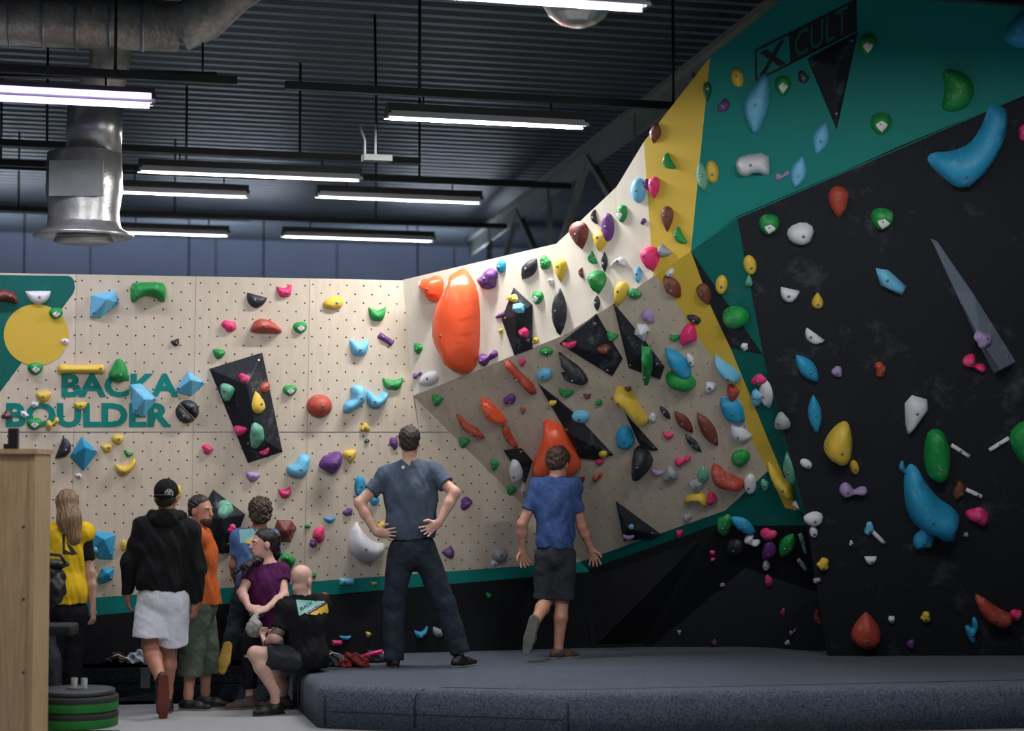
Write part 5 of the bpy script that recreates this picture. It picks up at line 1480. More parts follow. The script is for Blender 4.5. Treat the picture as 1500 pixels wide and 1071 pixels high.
def ground_z(g, q): return g[q] if isinstance(g, dict) else g
def person(label, Y, J, head, skin_m, girth=1.0, ground=0.0, hands=None, hk=1.0, base=None, raised=''):
    J = {k: P(v[0], v[1], Y + (v[2] if len(v) > 2 else 0)) for k, v in J.items()}
    bp = base if base else ((J['anL'] + J['anR']) / 2)
    root_loc = Vector((bp.x, bp.y, min(ground.values()) if isinstance(ground, dict) else ground))
    hd = Head(P(head[0], head[1], Y + (head[3] if len(head) > 3 else 0)), head[2], scale=head[4] if len(head) > 4 else 1.0)
    S = Soft(.02)
    torso(S, J, 0.0, girth)
    for q in 'LR':
        arm(S, J, q, girth); leg(S, J, q, girth)
        a_ = J['an' + q]
        S.cone(a_, a_.lerp(J['toe' + q], .22) if q in raised else Vector((a_.x, a_.y, ground_z(ground, q) + .05)), .035 * girth, .034, .02)
    S.cone(J['neck'] - Vector((0, 0, .03)), hd.p(0, -.018, -.06), .058 * girth, .053, .025)
    hd.flesh(S)
    for q in 'LR':
        if hands and q in hands:
            n, th, cu = hands[q]; hand(S, J['wr' + q], J['tip' + q], n, th, cu, hk)
    me = S.mesh('person', .0056)
    root = obj('person', me, skin_m, None, root_loc)
    props(root, label, 'person')
    return root, J, hd

def top(root, J, mat, hem, sleeve=.62, inf=.018, g=1.0, name='shirt', fold=.004, long=False, neck_cut=.0, hem_tilt=0.0, flare=.93, amp_seed=1, sl_r=.064, cuff=.036):
    S = Soft(.03)
    up, side, bk = torso(S, J, inf, g, lower=True)
    half = (J['shR'] - J['shL']).length / 2; hc = (J['hipL'] + J['hipR']) / 2
    S.ell(hem + up * .09, (half * flare * g + inf, .118 * g + inf, .17), [tuple(side), tuple(bk), tuple(up)], .05)
    S.cut(hem, -(up + side * hem_tilt))
    S.cut(J['neck'] + up * (.018 + neck_cut), up)
    for q in 'LR':
        a, e, w = J['sh' + q], J['el' + q], J['wr' + q]
        if long:
            S.cone(a, e, .058 * g + inf * .6, .052 * g + inf * .4, .03); c = e.lerp(w, .97); dn = (w - e).normalized()
            S.cone(e, w, .052 * g + inf * .4, cuff, .03, cap=[(v3(c), v3(dn))])
        elif sleeve > 0:
            d = (e - a).normalized(); c = a.lerp(e, sleeve)
            S.cone(a, e, sl_r * g, (sl_r - .002) * g, .03, cap=[(v3(c), v3(d))])
    S.ripple(fold, 26, amp_seed, (1, 1, .55)); S.ripple(fold * .6, 55, amp_seed + 2, (1, 1, .45))
    return obj(name, S.mesh(name, .008), mat, root)

def bottoms(root, J, mat, waist, frac=1.0, r=(.096, .078, .062), inf=.018, g=1.0, name='trousers', fold=.004, seed=3, split=None, loose=0.0):
    """legs down to frac: below 1 ends on the thigh, 1..2 on the shin"""
    S = Soft(.03)
    sc = (J['shL'] + J['shR']) / 2; hc = (J['hipL'] + J['hipR']) / 2; up = (sc - hc).normalized()
    side = (J['shR'] - J['shL']); half = side.length / 2; side = (side - up * side.dot(up)).normalized(); bk = side.cross(up)
    S.ell(hc + up * .03, (half * .86 * g + inf, .122 * g + inf, .17), [tuple(side), tuple(bk), tuple(up)], .04)
    S.cut(waist, up)
    for q in 'LR':
        f = frac[q] if isinstance(frac, dict) else frac
        h, k, a = J['hip' + q], J['kn' + q], J['an' + q]
        if f <= 1.0:
            c = h.lerp(k, f); S.cone(h, k, r[0] * g, (r[1] + loose) * g, .02, cap=[(v3(c), v3((k - h).normalized()))])
        else:
            S.cone(h, k, r[0] * g, r[1] * g, .02); c = k.lerp(a, f - 1); S.cone(k, a, r[1] * g, r[2] * g, .02, cap=[(v3(c), v3((a - k).normalized()))])
    S.ripple(fold, 24, seed, (.8, .8, 1.0)); S.ripple(fold * .4, 60, seed + 1, (.6, .6, 1.0))
    return obj(name, S.mesh(name, .008), mat, root)

def hair_short(root, hd, mat, vol=0.0, name='hair', front=.055, low=-.07, rip=.003, fq=90):
    S = Soft(.02)
    hd.ell(S, (0, -.016, .040), (.081 + vol, .101 + vol, .088 + vol)); hd.ell(S, (0, -.05, -.02), (.068 + vol * .6, .058 + vol * .5, .06))
    S.cut(hd.p(0, front, .055), hd.d(0, .72, -.69)); S.cut(hd.p(0, -.09, low), hd.d(0, .35, -1))
    S.ripple(rip, fq, 2)
    return obj(name, S.mesh(name, .006), mat, root)

def face(root, hd, brow):
    for q in (-1, 1):
        S = Soft(.004); hd.ell(S, (q * .031, .0835, .003), (.0095, .009, .007), .002); e = obj('eye', S.mesh('eye', .003), M('eye_white', rgb(214, 208, 202), .3, var=.02), root)
        S = Soft(.002); hd.ell(S, (q * .031, .0905, .003), (.0056, .0035, .0056), .001); obj('iris', S.mesh('iris', .002), m_eye, e)
        S = Soft(.003); S.cone(hd.p(q * .017, .094, .021), hd.p(q * .046, .084, .021), .0045, .003, .002); obj('eyebrow', S.mesh('eyebrow', .0025), brow, root)
    S = Soft(.004); S.cone(hd.p(-.019, .094, -.056), hd.p(.019, .094, -.056), .0048, .0048, .003).cone(hd.p(-.015, .094, -.064), hd.p(.015, .094, -.064), .0052, .0052, .003)
    obj('lips', S.mesh('lips', .003), m_lip, root)

def stick_on(root, target, polys, mat, name='print', lift=.004, n=7):
    """flat print on cloth: pixel polygons dropped onto the cloth along the line of sight, then lifted a little"""
    bpy.context.view_layer.update()
    mw = target.matrix_world; bv = BVHTree.FromPolygons([mw @ v.co for v in target.data.vertices], [tuple(p.vertices) for p in target.data.polygons])
    V_ = []; F_ = []
    for poly in polys:
        step = max(1.2, (max(p[0] for p in poly) - min(p[0] for p in poly)) / n)
        edge = []
        for i in range(len(poly)):
            a = poly[i]; b = poly[(i+1) % len(poly)]; m = max(1, int(math.hypot(b[0]-a[0], b[1]-a[1]) / step))
            edge += [(a[0] + (b[0]-a[0]) * t / m, a[1] + (b[1]-a[1]) * t / m) for t in range(m)]
        pts = edge + [p for p in inside_pts(edge, step) if dist_poly(p, edge) > step * .3]
        rr = delaunay_2d_cdt([Vector(p) for p in pts], [], [list(range(len(edge)))], 1, 1e-6)
        idx = {}
        for i, v in enumerate(rr[0]):
            d = ray(v.x, v.y).normalized(); h = bv.ray_cast(CAM, d)
            if h[0] is not None: idx[i] = len(V_); V_.append(h[0] - d * lift)
        for f in rr[2]:
            if all(i in idx for i in f): F_.append(tuple(idx[i] for i in f))
    if not F_: print('NO PRINT', name); return None
    me = mesh_from(name, V_, F_, True)
    bm = bmesh.new(); bm.from_mesh(me)
    for f in bm.faces:
        if f.normal.dot(CAM - f.calc_center_median()) < 0: f.normal_flip()
    bm.to_mesh(me); bm.free()
    return obj(name, me, mat, target)

def text_polys(text, x0, y0, x1, y1, h):
    """letters as thin pixel strokes along a slanted baseline (x0,y0)-(x1,y1)"""
    G_ = {'B': [((0, 0), (0, 1)), ((0, 1), (.7, .95)), ((.7, .95), (.7, .55)), ((.7, .55), (0, .5)), ((.7, .5), (.8, .1)), ((.8, .05), (0, 0))], 'A': [((0, 0), (.4, 1)), ((.4, 1), (.8, 0)), ((.15, .35), (.65, .35))],
          'C': [((.8, .9), (.2, 1)), ((.1, .9), (.1, .1)), ((.2, 0), (.8, .1))], 'K': [((0, 0), (0, 1)), ((0, .45), (.75, 1)), ((.2, .55), (.8, 0))], 'O': [((.1, .1), (.1, .9)), ((.1, .95), (.75, .95)), ((.8, .9), (.8, .1)), ((.75, .05), (.1, .05))],
          'U': [((.05, 1), (.05, .1)), ((.1, .04), (.7, .04)), ((.75, .1), (.75, 1))], 'L': [((.05, 1), (.05, 0)), ((.05, .05), (.75, .05))], 'D': [((.05, 0), (.05, 1)), ((.05, .95), (.6, .9)), ((.75, .85), (.75, .15)), ((.6, .08), (.05, .04))],
          'E': [((.05, 0), (.05, 1)), ((.05, .95), (.7, .95)), ((.05, .5), (.6, .5)), ((.05, .05), (.7, .05))], 'R': [((.05, 0), (.05, 1)), ((.05, .95), (.7, .9)), ((.72, .9), (.72, .55)), ((.7, .5), (.05, .48)), ((.3, .48), (.78, 0))]}
    n = len(text); dx = (x1 - x0) / n; dy = (y1 - y0) / n; L = math.hypot(dx, dy); ux, uy = dx / L, dy / L; px, py = uy, -ux
    out = []
    w = h * .10
    for i, ch in enumerate(text):
        for a, b in G_[ch]:
            A = [x0 + dx * (i + .08) + ux * a[0] * L * .95 + px * a[1] * h, y0 + dy * (i + .08) + uy * a[0] * L * .95 + py * a[1] * h]
            B = [x0 + dx * (i + .08) + ux * b[0] * L * .95 + px * b[1] * h, y0 + dy * (i + .08) + uy * b[0] * L * .95 + py * b[1] * h]
            vx, vy = B[0]-A[0], B[1]-A[1]; q = math.hypot(vx, vy) or 1; vx, vy = vx / q, vy / q
            A = [A[0]-vx*w*.6, A[1]-vy*w*.6]; B = [B[0]+vx*w*.6, B[1]+vy*w*.6]
            out.append([(A[0]-vy*w, A[1]+vx*w), (B[0]-vy*w, B[1]+vx*w), (B[0]+vy*w, B[1]-vx*w), (A[0]+vy*w, A[1]-vx*w)])
    return out
p_mint = M('pale_teal_print', rgb(132, 190, 186), .7, var=.03); p_yel = M('yellow_print', rgb(226, 180, 70), .7, var=.03); p_ink = M('dark_print', rgb(18, 20, 22), .7, var=.03); p_white = M('white_print', rgb(200, 204, 208), .7, var=.03)
BACK = (0, -1, 0)

# ---- man in the grey T-shirt, hands on hips, on the big mat
r, J, hd = person('standing man in slate grey T-shirt and dark jeans, hands on hips, seen from behind', 15.79,
    dict(neck=(600, 677), shL=(566, 697), shR=(634, 692), elL=(527, 737, -.06), wrL=(551, 780, -.10), tipL=(572, 783, -.15), elR=(666, 722, -.10), wrR=(643, 766, -.17), tipR=(622, 780, -.17),
         hipL=(587, 812), hipR=(622, 812), knL=(577, 884, .02), knR=(651, 884, 0), anL=(577, 962), anR=(673, 952), toeL=(570, 972, .25), toeR=(700, 960, .16)), (600, 648, (.05, 1, -.02), 0, 1.0), sk_fair, 1.04, MAT_H,
    hands=dict(L=((.1, .9, .2), 1, .35), R=((-.1, -1, .1), 1, .55)))
tee = top(r, J, c_grey, P(602, 790, 15.79), .60, .022, 1.05, hem_tilt=-.02, amp_seed=1, neck_cut=.02)
bottoms(r, J, c_jean, P(602, 786, 15.79), 2.07, (.104, .083, .078), .020, 1.02, 'jeans', .0035)
hair_short(r, hd, h_brown, .004)
shoe(r, J, 'L', s_black, s_black, MAT_H); shoe(r, J, 'R', s_black, s_grey, MAT_H)
stick_on(r, tee, [[(590.5 + 2.6 * math.cos(a * .785), 684.5 + 2.6 * math.sin(a * .785)) for a in range(8)]], p_white, 'round_tag')
jn = [c for c in r.children if c.name.startswith('jeans')][0]
stick_on(r, jn, [[(606, 806), (634, 809), (634, 811), (606, 808)], [(606, 806), (608, 806), (609, 818), (607, 818)], [(632, 810), (634, 810), (634, 820), (632, 820)]], M('denim_stitching', rgb(20, 25, 32), .8), 'pocket_seam')

# ---- man in the blue T-shirt walking towards the overhang
r, J, hd = person('man in faded blue T-shirt and charcoal shorts stepping across the big mat', 16.48,
    dict(neck=(815, 701), shL=(789, 715), shR=(838, 714), elL=(765, 768, -.03), wrL=(765, 803, .02), tipL=(769, 830, .04), elR=(852, 771, .02), wrR=(865, 803, .08), tipR=(873, 827, .12),
         hipL=(801, 815), hipR=(826, 815), knL=(800, 880, .05), knR=(823, 882, .03), anL=(783, 913, -.26), anR=(818, 950), toeL=(774, 952, -.24), toeR=(834, 960, .05)), (818, 679, (.45, .85, -.25), .03, 1.02), sk_mid, .98, MAT_H, raised='L',
    hands=dict(L=((.45, -.9, 0), 1, .45), R=((-.3, -.9, 0), -1, .5)), base=P(818, 960, 16.48))
tee = top(r, J, c_blue, P(813, 803, 16.48), .62, .026, 1.0, hem_tilt=.05, amp_seed=4, fold=.006)
bottoms(r, J, c_short, P(813, 800, 16.48), .93, (.102, .088, .07), .02, 1.0, 'shorts', .0035, loose=.012)
hair_short(r, hd, h_mid, .012, low=-.085, rip=.005, fq=70)
shoe(r, J, 'L', s_grey, s_grey); shoe(r, J, 'R', s_brown, s_grey, MAT_H, high=.0)

# ---- man in the black hooded top and white shorts
r, J, hd = person('man in black hooded top, white shorts and backwards black cap walking away', 15.25,
    dict(neck=(244, 754), shL=(212, 774), shR=(276, 778), elL=(191, 822), wrL=(186, 872, .02), tipL=(191, 904, .05), elR=(288, 834), wrR=(287, 884, .02), tipR=(282, 912, .05),
         hipL=(224, 880), hipR=(254, 880), knL=(220, 948, -.02), knR=(247, 955, .12), anL=(235, 994, -.25), anR=(245, 1012, .14), toeL=(235, 1043, -.16), toeR=(246, 1022, .35)), (244, 729, (.08, 1, -.05), 0, 1.05), sk_tan, 1.12, 0.0, raised='L',
    hands=dict(L=((.9, .4, 0), -1, .75), R=((-.9, .4, 0), 1, .85)), base=P(244, 1035, 15.3))
hood = top(r, J, c_hood, P(236, 864, 15.25), 0, .034, 1.1, 'hooded_top', .006, long=True, amp_seed=7, cuff=.042)
S = Soft(.03)
S.ell(J['neck'] + Vector((0, -.05, -.035)), (.115, .075, .085), k=.03).cone(J['neck'] + Vector((-.10, .0, -.015)), J['neck'] + Vector((.10, .0, -.015)), .052, .052, .03).ell(J['neck'] + Vector((0, -.10, -.02)), (.085, .03, .06), k=.03)
S.ripple(.005, 40, 3); obj('hood', S.mesh('hood', .008), c_hood, hood)
bottoms(r, J, c_white, P(236, 848, 15.25), .80, (.115, .125, .09), .03, 1.06, 'shorts', .003, loose=.008)
S = Soft(.02); hd.ell(S, (0, -.012, .045), (.086, .106, .09)); S.cut(hd.p(0, 0, .005), hd.d(0, .12, -1))
cp = obj('cap', S.mesh('cap', .006), c_black, r)
S = Soft(.012); hd.ell(S, (0, -.105, .006), (.07, .075, .013)); S.cut(hd.p(0, -.06, 0), hd.d(0, 1, 0)); obj('cap_peak', S.mesh('cap_peak', .006), c_black, cp)
hair_short(r, hd, h_black, -.004, 'hair', low=-.07)
rnd = random.Random(5)
em = [[(247.5 + 6.6 * math.cos(a), 723.5 + 7.2 * math.sin(a)), (247.5 + 6.6 * math.cos(a + .42), 723.5 + 7.2 * math.sin(a + .42)), (247.5 + 4.8 * math.cos(a + .42), 723.5 + 5.4 * math.sin(a + .42)), (247.5 + 4.8 * math.cos(a), 723.5 + 5.4 * math.sin(a))] for a in [k * 2 * math.pi / 11 for k in range(11)]]
em += [[(244.5, 720), (250, 719.5), (250.4, 721.2), (244.6, 721.6)], [(244, 723.4), (251, 723), (251, 724.6), (244, 725)], [(245.4, 726.4), (249.6, 726.2), (249.4, 728), (245.8, 728.2)], [(246.9, 719), (248.2, 719), (248.2, 728), (246.9, 728)]]
stick_on(r, cp, em, p_white, 'cap_emblem', n=3)
shoe(r, J, 'L', s_black, s_red); shoe(r, J, 'R', s_black, s_red, 0.0)
S = Soft(.006); S.cone(J['anL'].lerp(J['knL'], .12) + Vector((-.03, -.03, 0)), J['anL'].lerp(J['knL'], .12) + Vector((.03, -.03, .005)), .009, .009); obj('anklet', S.mesh('anklet', .004), m_steel, r)

# ---- man in the orange shirt, face turned
r, J, hd = person('bearded man in burnt orange shirt and olive cropped trousers, face turned towards the woman', 15.65,
    dict(neck=(288, 776), shL=(287, 790, -.17), shR=(294, 788, .16), elL=(281, 838, -.20), wrL=(272, 880, -.20), tipL=(266, 902, -.18), elR=(290, 838, .18), wrR=(284, 880, .15), tipR=(278, 900, .12),
         hipL=(291, 890, -.09), hipR=(294, 890, .09), knL=(282, 948, -.10), knR=(302, 946, .10), anL=(276, 1016, -.10), anR=(301, 1012, .12), toeL=(305, 1028, -.16), toeR=(328, 1022, .10)), (294, 748, (.80, -.42, -.06), 0, .97), sk_mid, .97, 0.0,
    hands=dict(L=((0, .9, 0), 1, .6), R=((0, -.9, 0), -1, .6)))
top(r, J, c_orange, P(292, 886, 15.65), .65, .028, 1.05, amp_seed=9)
bottoms(r, J, c_olive, P(292, 880, 15.65), 1.62, (.108, .095, .095), .02, 1.0, 'trousers', .0035)
hair_short(r, hd, h_black, -.001, front=.035, low=-.055)
face(r, hd, h_black)
S = Soft(.012); hd.ell(S, (0, .046, -.075), (.056, .055, .045)); S.cut(hd.p(0, 0, -.052), hd.d(0, -.25, 1)); S.cut(hd.p(0, 0, -.04), hd.d(0, -1, 0.1)); S.ripple(.0015, 200, 1)
obj('beard', S.mesh('beard', .005), M('dark_stubble', rgb(70, 56, 50), .8, var=.3, vscale=160), r)
shoe(r, J, 'L', s_black, s_grey, 0.0, high=.0); shoe(r, J, 'R', s_black, s_black, 0.0, high=.0)

# ---- curly haired man in the sky blue shirt, kneeling on the narrow mat
r, J, hd = person('curly haired man in sky blue printed T-shirt kneeling on the narrow mat', 16.30,
    dict(neck=(377, 777), shL=(352, 789), shR=(395, 787), elL=(343, 828, .02), wrL=(350, 862, .12), tipL=(356, 885, .2), elR=(405, 828, .05), wrR=(402, 862, .15), tipR=(396, 880, .22),
         hipL=(357, 872), hipR=(382, 872), knL=(345, 926, -.02), knR=(384, 946, .10), anL=(333, 956, -.33), anR=(392, 960, .02), toeL=(327, 984, -.36), toeR=(400, 972, -.10)), (381, 753, (-.15, 1, 0), 0, .98), sk_tan, .96, SIDE_H, raised='LR',
    hands=dict(L=((.8, .5, 0), -1, .5), R=((-.8, .5, 0), 1, .5)), base=P(372, 965, 16.25))
tee = top(r, J, c_sky, P(372, 860, 16.25), .68, .024, 1.0, amp_seed=12)
bottoms(r, J, c_jean, P(370, 856, 16.25), 1.9, (.098, .08, .066), .018, 1.0, 'jeans', .005)
S = Soft(.03)
hd.ell(S, (0, -.02, .045), (.098, .11, .098)); hd.ell(S, (0, -.06, -.02), (.085, .06, .06)); S.cut(hd.p(0, .05, .05), hd.d(0, .75, -.66)); S.ripple(.008, 105, 4); S.ripple(.004, 190, 6)
obj('hair', S.mesh('hair', .006), h_curl, r)
shoe(r, J, 'L', s_black, s_yel); shoe(r, J, 'R', s_black, s_yel)
stick_on(r, tee, [[(350, 776), (385, 773), (366, 792), (352, 796)]], p_mint); stick_on(r, tee, [[(357, 796), (372, 786), (388, 784), (390, 797), (378, 793), (372, 797)]], p_yel, 'print')

# ---- woman in the plum T-shirt with a bag of chalk
r, J, hd = person('dark haired woman in plum T-shirt and black leggings holding a clear bag', 16.04,
    dict(neck=(393, 823), shL=(370, 838, -.03), shR=(412, 837, .02), elL=(354, 868, -.10), wrL=(364, 889, -.24), tipL=(377, 896, -.28), elR=(416, 872, -.08), wrR=(390, 892, -.24), tipR=(374, 896, -.29),
         hipL=(384, 940), hipR=(406, 940), knL=(366, 937, -.38), knR=(388, 940, -.40), anL=(366, 1006, -.40), anR=(411, 1006, -.34), toeL=(340, 1022, -.46), toeR=(404, 1028, -.60)), (386, 797, (-.88, -.42, 0), -.02, .97), sk_pale, .86, 0.0,
    hands=dict(L=((0, .6, -.6), 1, .8), R=((0, .6, -.6), -1, .8)), hk=.92, base=P(385, 1020, 15.8))
top(r, J, c_purple, P(392, 918, 16.12), .42, .018, .95, neck_cut=-.03, amp_seed=15)
bottoms(r, J, c_navy, P(394, 915, 16.12), 2.05, (.094, .074, .056), .014, .95, 'leggings', .002)
S = Soft(.02)
hd.ell(S, (0, -.02, .042), (.082, .10, .088)); hd.ell(S, (0, -.055, -.02), (.07, .055, .06)); S.cut(hd.p(0, .05, .05), hd.d(0, .70, -.71)); S.ripple(.002, 120, 2)
hr = obj('hair', S.mesh('hair', .006), h_black, r)
S = Soft(.02)
a = hd.p(0, -.115, .055)
S.cone(a, P(404, 792, 16.15), .03, .036, .02).cone(P(404, 792, 16.15), P(405, 812, 16.18), .036, .03, .02).cone(P(405, 812, 16.18), P(401, 826, 16.2), .03, .018, .02); S.ripple(.003, 90, 8)
obj('ponytail', S.mesh('ponytail', .006), h_black, hr)
S = Soft(.02)
S.cone(P(392, 818, 16.06), P(376, 822, 15.96), .026, .034, .02).cone(P(376, 822, 15.96), P(359, 829, 15.92), .034, .026, .02).cone(P(359, 829, 15.92), P(346, 838, 15.91), .022, .012, .02).cone(P(346, 838, 15.91), P(339, 843, 15.91), .012, .004, .02).cone(P(366, 830, 15.90), P(352, 850, 15.88), .02, .005, .02); S.ripple(.003, 110, 5)
obj('loose_strands', S.mesh('loose_strands', .005), h_black, hr)
face(r, hd, h_black)
shoe(r, J, 'L', s_mauve, s_grey, 0.0); shoe(r, J, 'R', s_brown, s_brown, 0.0)

# the clear bag of chalk she holds
bgp = P(372, 922, 15.60)
m_bag, nt, b = new_mat('clear_plastic_film')
b.inputs['Base Color'].default_value = rgb(190, 196, 190); b.inputs['Roughness'].default_value = .25; b.inputs['Alpha'].default_value = .5
bump(nt, b, noise(nt, 60, 3, .6), .6, .01)
bag = empty('chalk_bag', bgp, 'clear plastic bag of pale lumps hanging from the hands of the woman in plum', 'plastic bag')
S = Soft(.02); S.ell(bgp, (.062, .05, .066)).cone(bgp + Vector((.0, 0, .03)), P(375, 897, 15.70), .05, .012, .03); S.ripple(.005, 60, 2)
obj('bag_film', S.mesh('bag_film', .006), m_bag, bag)
S = Soft(.01); S.ell(bgp + Vector((0, 0, -.012)), (.05, .038, .045)); S.ripple(.010, 110, 4); obj('chalk_lumps', S.mesh('chalk_lumps', .006), M('greenish_chalk_lumps', rgb(120, 126, 112), .8, var=.4, vscale=70), bag)
props(bag.children[-1], kind='stuff')

# ---- bald man in the black T-shirt sitting on the edge of the big mat
r, J, hd = person('bald bearded man in black printed T-shirt sitting on the edge of the big mat', 15.4,
    dict(neck=(444, 873), shL=(420, 892, -.07), shR=(468, 886, .10), elL=(404, 934, -.16), wrL=(390, 944, .06), tipL=(383, 928, .12), elR=(424, 938, .26), wrR=(408, 945, .22), tipR=(398, 936, .2),
         hipL=(432, 966, -.08), hipR=(458, 962, .10), knL=(374, 958, -.16), knR=(392, 952, .24), anL=(403, 1014, -.12), anR=(415, 1006, .22), toeL=(378, 1030, -.22), toeR=(392, 1018, .22)), (442, 851, (.42, .86, -.22), 0, 1.0), sk_pale, 1.04, 0.0,
    hands=dict(L=((.3, .3, .8), 1, .9), R=((-.3, -.2, .8), -1, .9)), base=P(405, 1035, 15.5))
tee = top(r, J, c_black, P(450, 980, 15.4), .72, .028, 1.06, amp_seed=18, fold=.005)
bottoms(r, J, c_short, P(450, 962, 15.4), .74, (.102, .09, .07), .022, 1.0, 'shorts', .005)
S = Soft(.012); hd.ell(S, (0, .05, -.085), (.058, .058, .055)); S.cut(hd.p(0, 0, -.05), hd.d(0, -.2, 1)); S.cut(hd.p(0, -.0, -.04), hd.d(0, -1, 0)); S.ripple(.003, 120, 1); obj('beard', S.mesh('beard', .005), h_beard, r)
shoe(r, J, 'L', s_black, s_black, 0.0, high=.0); shoe(r, J, 'R', s_brown, s_brown, 0.0)
stick_on(r, tee, [[(433.5, 878.5), (476, 881), (440, 901.5), (438, 901.5)]], p_mint); stick_on(r, tee, [[(453, 900), (479, 883.5), (483.5, 905), (479, 899), (475, 897), (470, 900.5), (468, 897.5), (464, 901)]], p_yel)
stick_on(r, tee, text_polys('BACKA', 441, 894.5, 464, 881.5, 4.2), p_ink, 'lettering', .007, 3)
stick_on(r, tee, [[(446.5, 899.5), (476.5, 880.5), (479, 884.2), (450.5, 901)]], p_ink, 'lettering_band', .006); stick_on(r, tee, text_polys('BOULDER', 449, 899.6, 477, 882.6, 3.6), p_white, 'lettering', .009, 3)
S = Soft(.01); a = J['shL'].lerp(J['elL'], .76); S.cone(a, J['elL'], .0535, .0445, .01).cone(J['elL'], J['elL'].lerp(J['wrL'], .8), .0445, .034, .01)
obj('tattoo_sleeve', S.mesh('tattoo_sleeve', .007), M('tattooed_skin', rgb(150, 116, 102), .6, col2=rgb(60, 54, 54), vscale=22), r)

# ---- woman in the yellow vest
r, J, hd = person('woman with long fair hair in yellow vest over black T-shirt, seen from behind', 15.6,
    dict(neck=(99, 768), shL=(76, 781), shR=(122, 781), elL=(67, 832, .05), wrL=(72, 872, .12), tipL=(76, 890, .16), elR=(132, 838, .0), wrR=(136, 890, .02), tipR=(137, 914, .04),
         hipL=(87, 898), hipR=(111, 898), knL=(83, 955, .02), knR=(108, 955, .02), anL=(80, 1014), anR=(106, 1014), toeL=(78, 1020, .25), toeR=(108, 1020, .25)), (99, 741, (-.12, 1, -.05), 0, .98), sk_pale, .90, 0.0,
    hands=dict(L=((.9, .3, 0), -1, .5), R=((-.9, .3, 0), 1, .5)), hk=.92)
top(r, J, c_black, P(100, 878, 15.6), .70, .014, 1.0, 'undershirt', amp_seed=20, sl_r=.058)
vest = top(r, J, c_yellow, P(104, 884, 15.6), .06, .030, 1.0, 'vest', amp_seed=21, fold=.005, sl_r=.06)
bottoms(r, J, c_navy, P(100, 880, 15.6), 1.95, (.098, .078, .058), .02, 1.0, 'leggings', .003)
S = Soft(.03)
hd.ell(S, (0, -.022, .042), (.083, .104, .09)); S.cut(hd.p(0, .055, .05), hd.d(0, .70, -.71))
S.cone(hd.p(0, -.06, .02), P(101, 762, 15.50), .082, .088, .03, flat=((0, 1, 0), .7)).cone(P(102, 760, 15.49), P(109, 788, 15.48), .082, .055, .03, flat=((0, 1, 0), .55)); S.ripple(.003, 150, 3, (1, 1, .12))
obj('hair', S.mesh('hair', .006), h_blond, r)
shoe(r, J, 'L', s_black, s_black, 0.0); shoe(r, J, 'R', s_black, s_black, 0.0)
stick_on(r, vest, [[(91, 783), (95, 783), (95, 805), (110, 813), (92, 812)]], p_ink, 'print')
for k in range(3):
    stick_on(r, vest, [[(97 + k * 3.2, 795 + k * 3), (99 + k * 3.2, 795 + k * 3), (108 + k * 3, 812), (105.5 + k * 3, 812)]], p_ink, 'print', .005)

# ---- person mostly hidden by the oak cabinet, with a black rucksack on the arm
r, J, hd = person('person in pale grey top mostly hidden by the oak cabinet, one hand raised', 14.9,
    dict(neck=(18, 770), shL=(-6, 784), shR=(44, 782), elL=(-16, 835), wrL=(-14, 880), tipL=(-12, 900), elR=(58, 826, -.05), wrR=(60, 786, -.16), tipR=(62, 758, -.18),
         hipL=(20, 905), hipR=(50, 905), knL=(30, 960), knR=(72, 962, .0), anL=(30, 1030), anR=(80, 1022, 0), toeL=(50, 1040, -.1), toeR=(110, 1034, .1)), (16, 742, (.8, .5, 0), 0, .98), sk_pale, .92, 0.0,
    hands=dict(L=((.9, .3, 0), -1, .5), R=((-.7, .5, 0), 1, .5)), hk=.95)
top(r, J, c_lgrey, P(34, 890, 14.9), .80, .024, 1.0, 'shirt', amp_seed=30)
bottoms(r, J, c_short, P(34, 884, 14.9), 1.92, (.10, .08, .06), .018, 1.0, 'trousers', .004)
hair_short(r, hd, h_mid, .01)
shoe(r, J, 'L', s_black, s_black, 0.0); shoe(r, J, 'R', s_black, s_black, 0.0)
bc = P(76, 852, 14.62)
m_ruck = M('black_nylon', rgb(24, 26, 30), .45, var=.15, bmp=.3, bscale=60)
rk = empty('rucksack', bc, 'black rucksack carried in front of the woman in the yellow vest', 'rucksack')
S = Soft(.03); S.ell(bc + Vector((-.02, 0, -.02)), (.125, .085, .165)).ell(bc + Vector((.03, -.06, -.06)), (.08, .05, .10)); S.cut(bc + Vector((0, 0, .13)), (.25, 0, 1)); S.ripple(.006, 36, 5)
obj('body', S.mesh('body', .008), m_ruck, rk)
S = Soft(.02); S.ell(bc + Vector((-.0, -.01, .125)), (.12, .08, .035)); S.ripple(.005, 40, 2); obj('lid', S.mesh('lid', .008), m_ruck, rk)
MB().tube([bc + Vector((-.06, -.06, .14)), bc + Vector((-.02, -.09, .2)), bc + Vector((.08, -.09, .19)), bc + Vector((.11, -.07, .13))], .012, 8).build('handle', m_ruck, rk)
MB().box(bc + Vector((.0, -.105, .02)), (.02, .01, .06)).build('buckle', m_steel, rk)

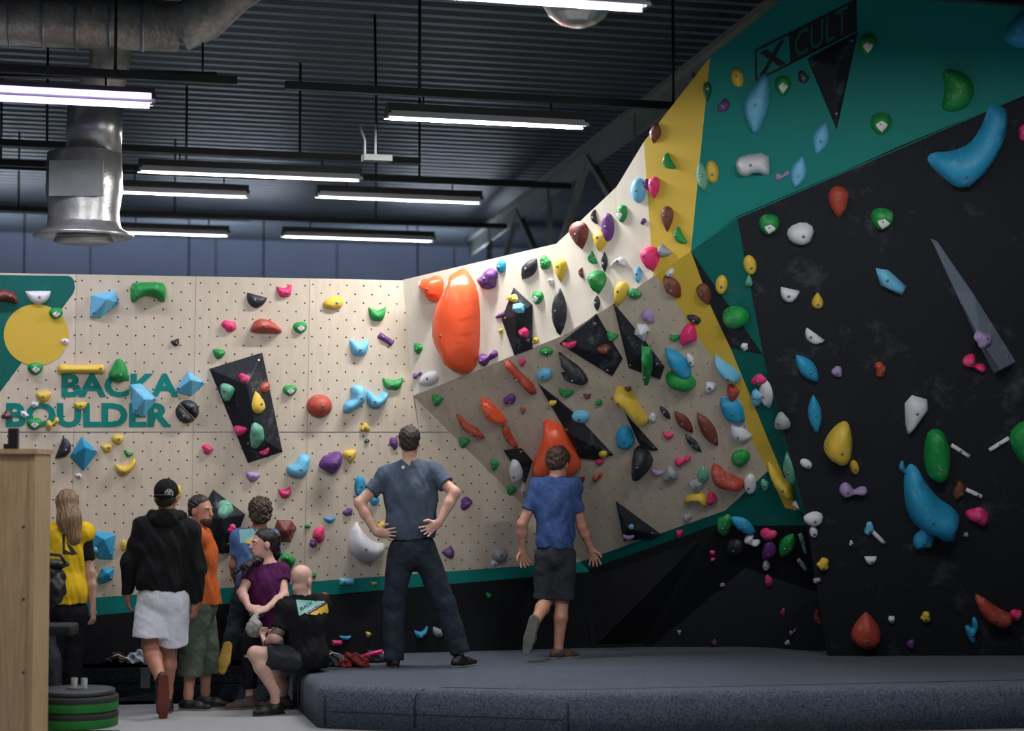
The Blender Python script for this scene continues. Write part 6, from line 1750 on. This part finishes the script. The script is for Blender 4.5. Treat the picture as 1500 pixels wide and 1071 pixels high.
# ================================================================== LOOSE GEAR ON THE MATS
def heap(name, label, cat, c, size, mat, seed, extra=None, amp=.018, fq=38):
    t = empty(name, c, label, cat)
    S = Soft(.03); c = Vector(c)
    S.ell(c + Vector((0, 0, size[2] * .25)), (size[0], size[1], size[2])).ell(c + Vector((size[0] * .4, 0, size[2] * .2)), (size[0] * .55, size[1] * .8, size[2] * .7)).ell(c + Vector((-size[0] * .3, 0, size[2] * .7)), (size[0] * .35, size[1] * .5, size[2] * .6))
    S.cut(c + Vector((0, 0, .002)), (0, 0, -1)); S.ripple(amp, fq, seed); S.ripple(amp * .35, fq * 2.3, seed + 3); S.cut(c + Vector((0, 0, .002)), (0, 0, -1))
    obj('folded_cloth', S.mesh('folded_cloth', .007), mat, t)
    return t, c
def matpt(px, py, z): return PZ(px, py, z)
t, c = heap('gym_bag', 'grey nylon drawstring bag lying on the big mat beside the bald man', 'bag', matpt(482, 976, MAT_H), (.12, .09, .075), M('grey_nylon', rgb(58, 64, 68), .5, var=.2), 2)
MB().tube([c + Vector((-.14, -.05, .012)), c + Vector((-.06, -.08, .05)), c + Vector((.03, -.06, .11)), c + Vector((.09, -.02, .09))], .005, 6).build('cord', m_refl, t)
t, c = heap('red_bag', 'crumpled red cloth bag lying on the big mat', 'bag', matpt(519, 977, MAT_H), (.11, .085, .075), M('red_canvas', rgb(138, 40, 34), .8, var=.2), 6)
MB().tube([c + Vector((-.11, -.04, .02)), c + Vector((-.05, -.07, .07)), c + Vector((.02, -.06, .105)), c + Vector((.1, -.05, .02))], .006, 6).build('strap', m_rub, t)
t, c = heap('climbing_shoes', 'black and pink climbing shoes dropped on the big mat behind the red bag', 'shoes', matpt(548, 970, MAT_H), (.10, .07, .06), M('dark_suede', rgb(44, 40, 46), .8, var=.2), 9)
MB().tube([c + Vector((-.08, -.06, .05)), c + Vector((0, -.07, .075)), c + Vector((.07, -.05, .09))], .016, 8).build('pink_strap', HC['pink'], t)
MB().tube([c + Vector((.06, -.05, .04)), c + Vector((.085, -.06, .085)), c + Vector((.1, -.04, .05))], .012, 8).build('pull_loop', m_refl, t)
S1 = matpt(168, 978, SIDE_H); S1.y = 16.25; S1.z = SIDE_H
t, c = heap('climbing_shoes', 'pair of black climbing shoes on the narrow mat beside the bottle', 'shoes', Vector((P(170, 975, 16.25).x, 16.25, SIDE_H)), (.085, .07, .055), m_rub, 12)
MB().tube([c + Vector((-.02, -.07, .05)), c + Vector((.03, -.08, .07)), c + Vector((.08, -.06, .04))], .008, 6).build('strap', sk_fair, t)
t, c = heap('pale_towel', 'crumpled pale grey towel hanging over the front of the narrow mat', 'towel', Vector((P(205, 975, 16.2).x, 16.2, SIDE_H)), (.10, .10, .07), M('pale_grey_towel', rgb(160, 168, 178), .9, var=.12, bmp=.5, bscale=90), 15)
MB().box((c.x + .06, s0.y + (s1.y - s0.y) * (c.x + .06 - s0.x) / (s1.x - s0.x) - .012, SIDE_H - .085), (.075, .016, .20)).build('hanging_end', M('pale_grey_towel', rgb(160, 168, 178)), t)
t, c = heap('folded_jacket', 'striped blue grey jacket on the narrow mat behind the man in orange', 'jacket', Vector((P(316, 972, 16.2).x, 16.2, SIDE_H)), (.09, .09, .07), M('blue_grey_fleece', rgb(96, 106, 120), .9, col2=rgb(50, 56, 66), vscale=30, stretch=(1, 1, 4)), 18)
MB().tube([c + Vector((-.07, -.08, .03)), c + Vector((.0, -.095, .05)), c + Vector((.07, -.08, .03))], .005, 6).build('zip', m_steel, t)
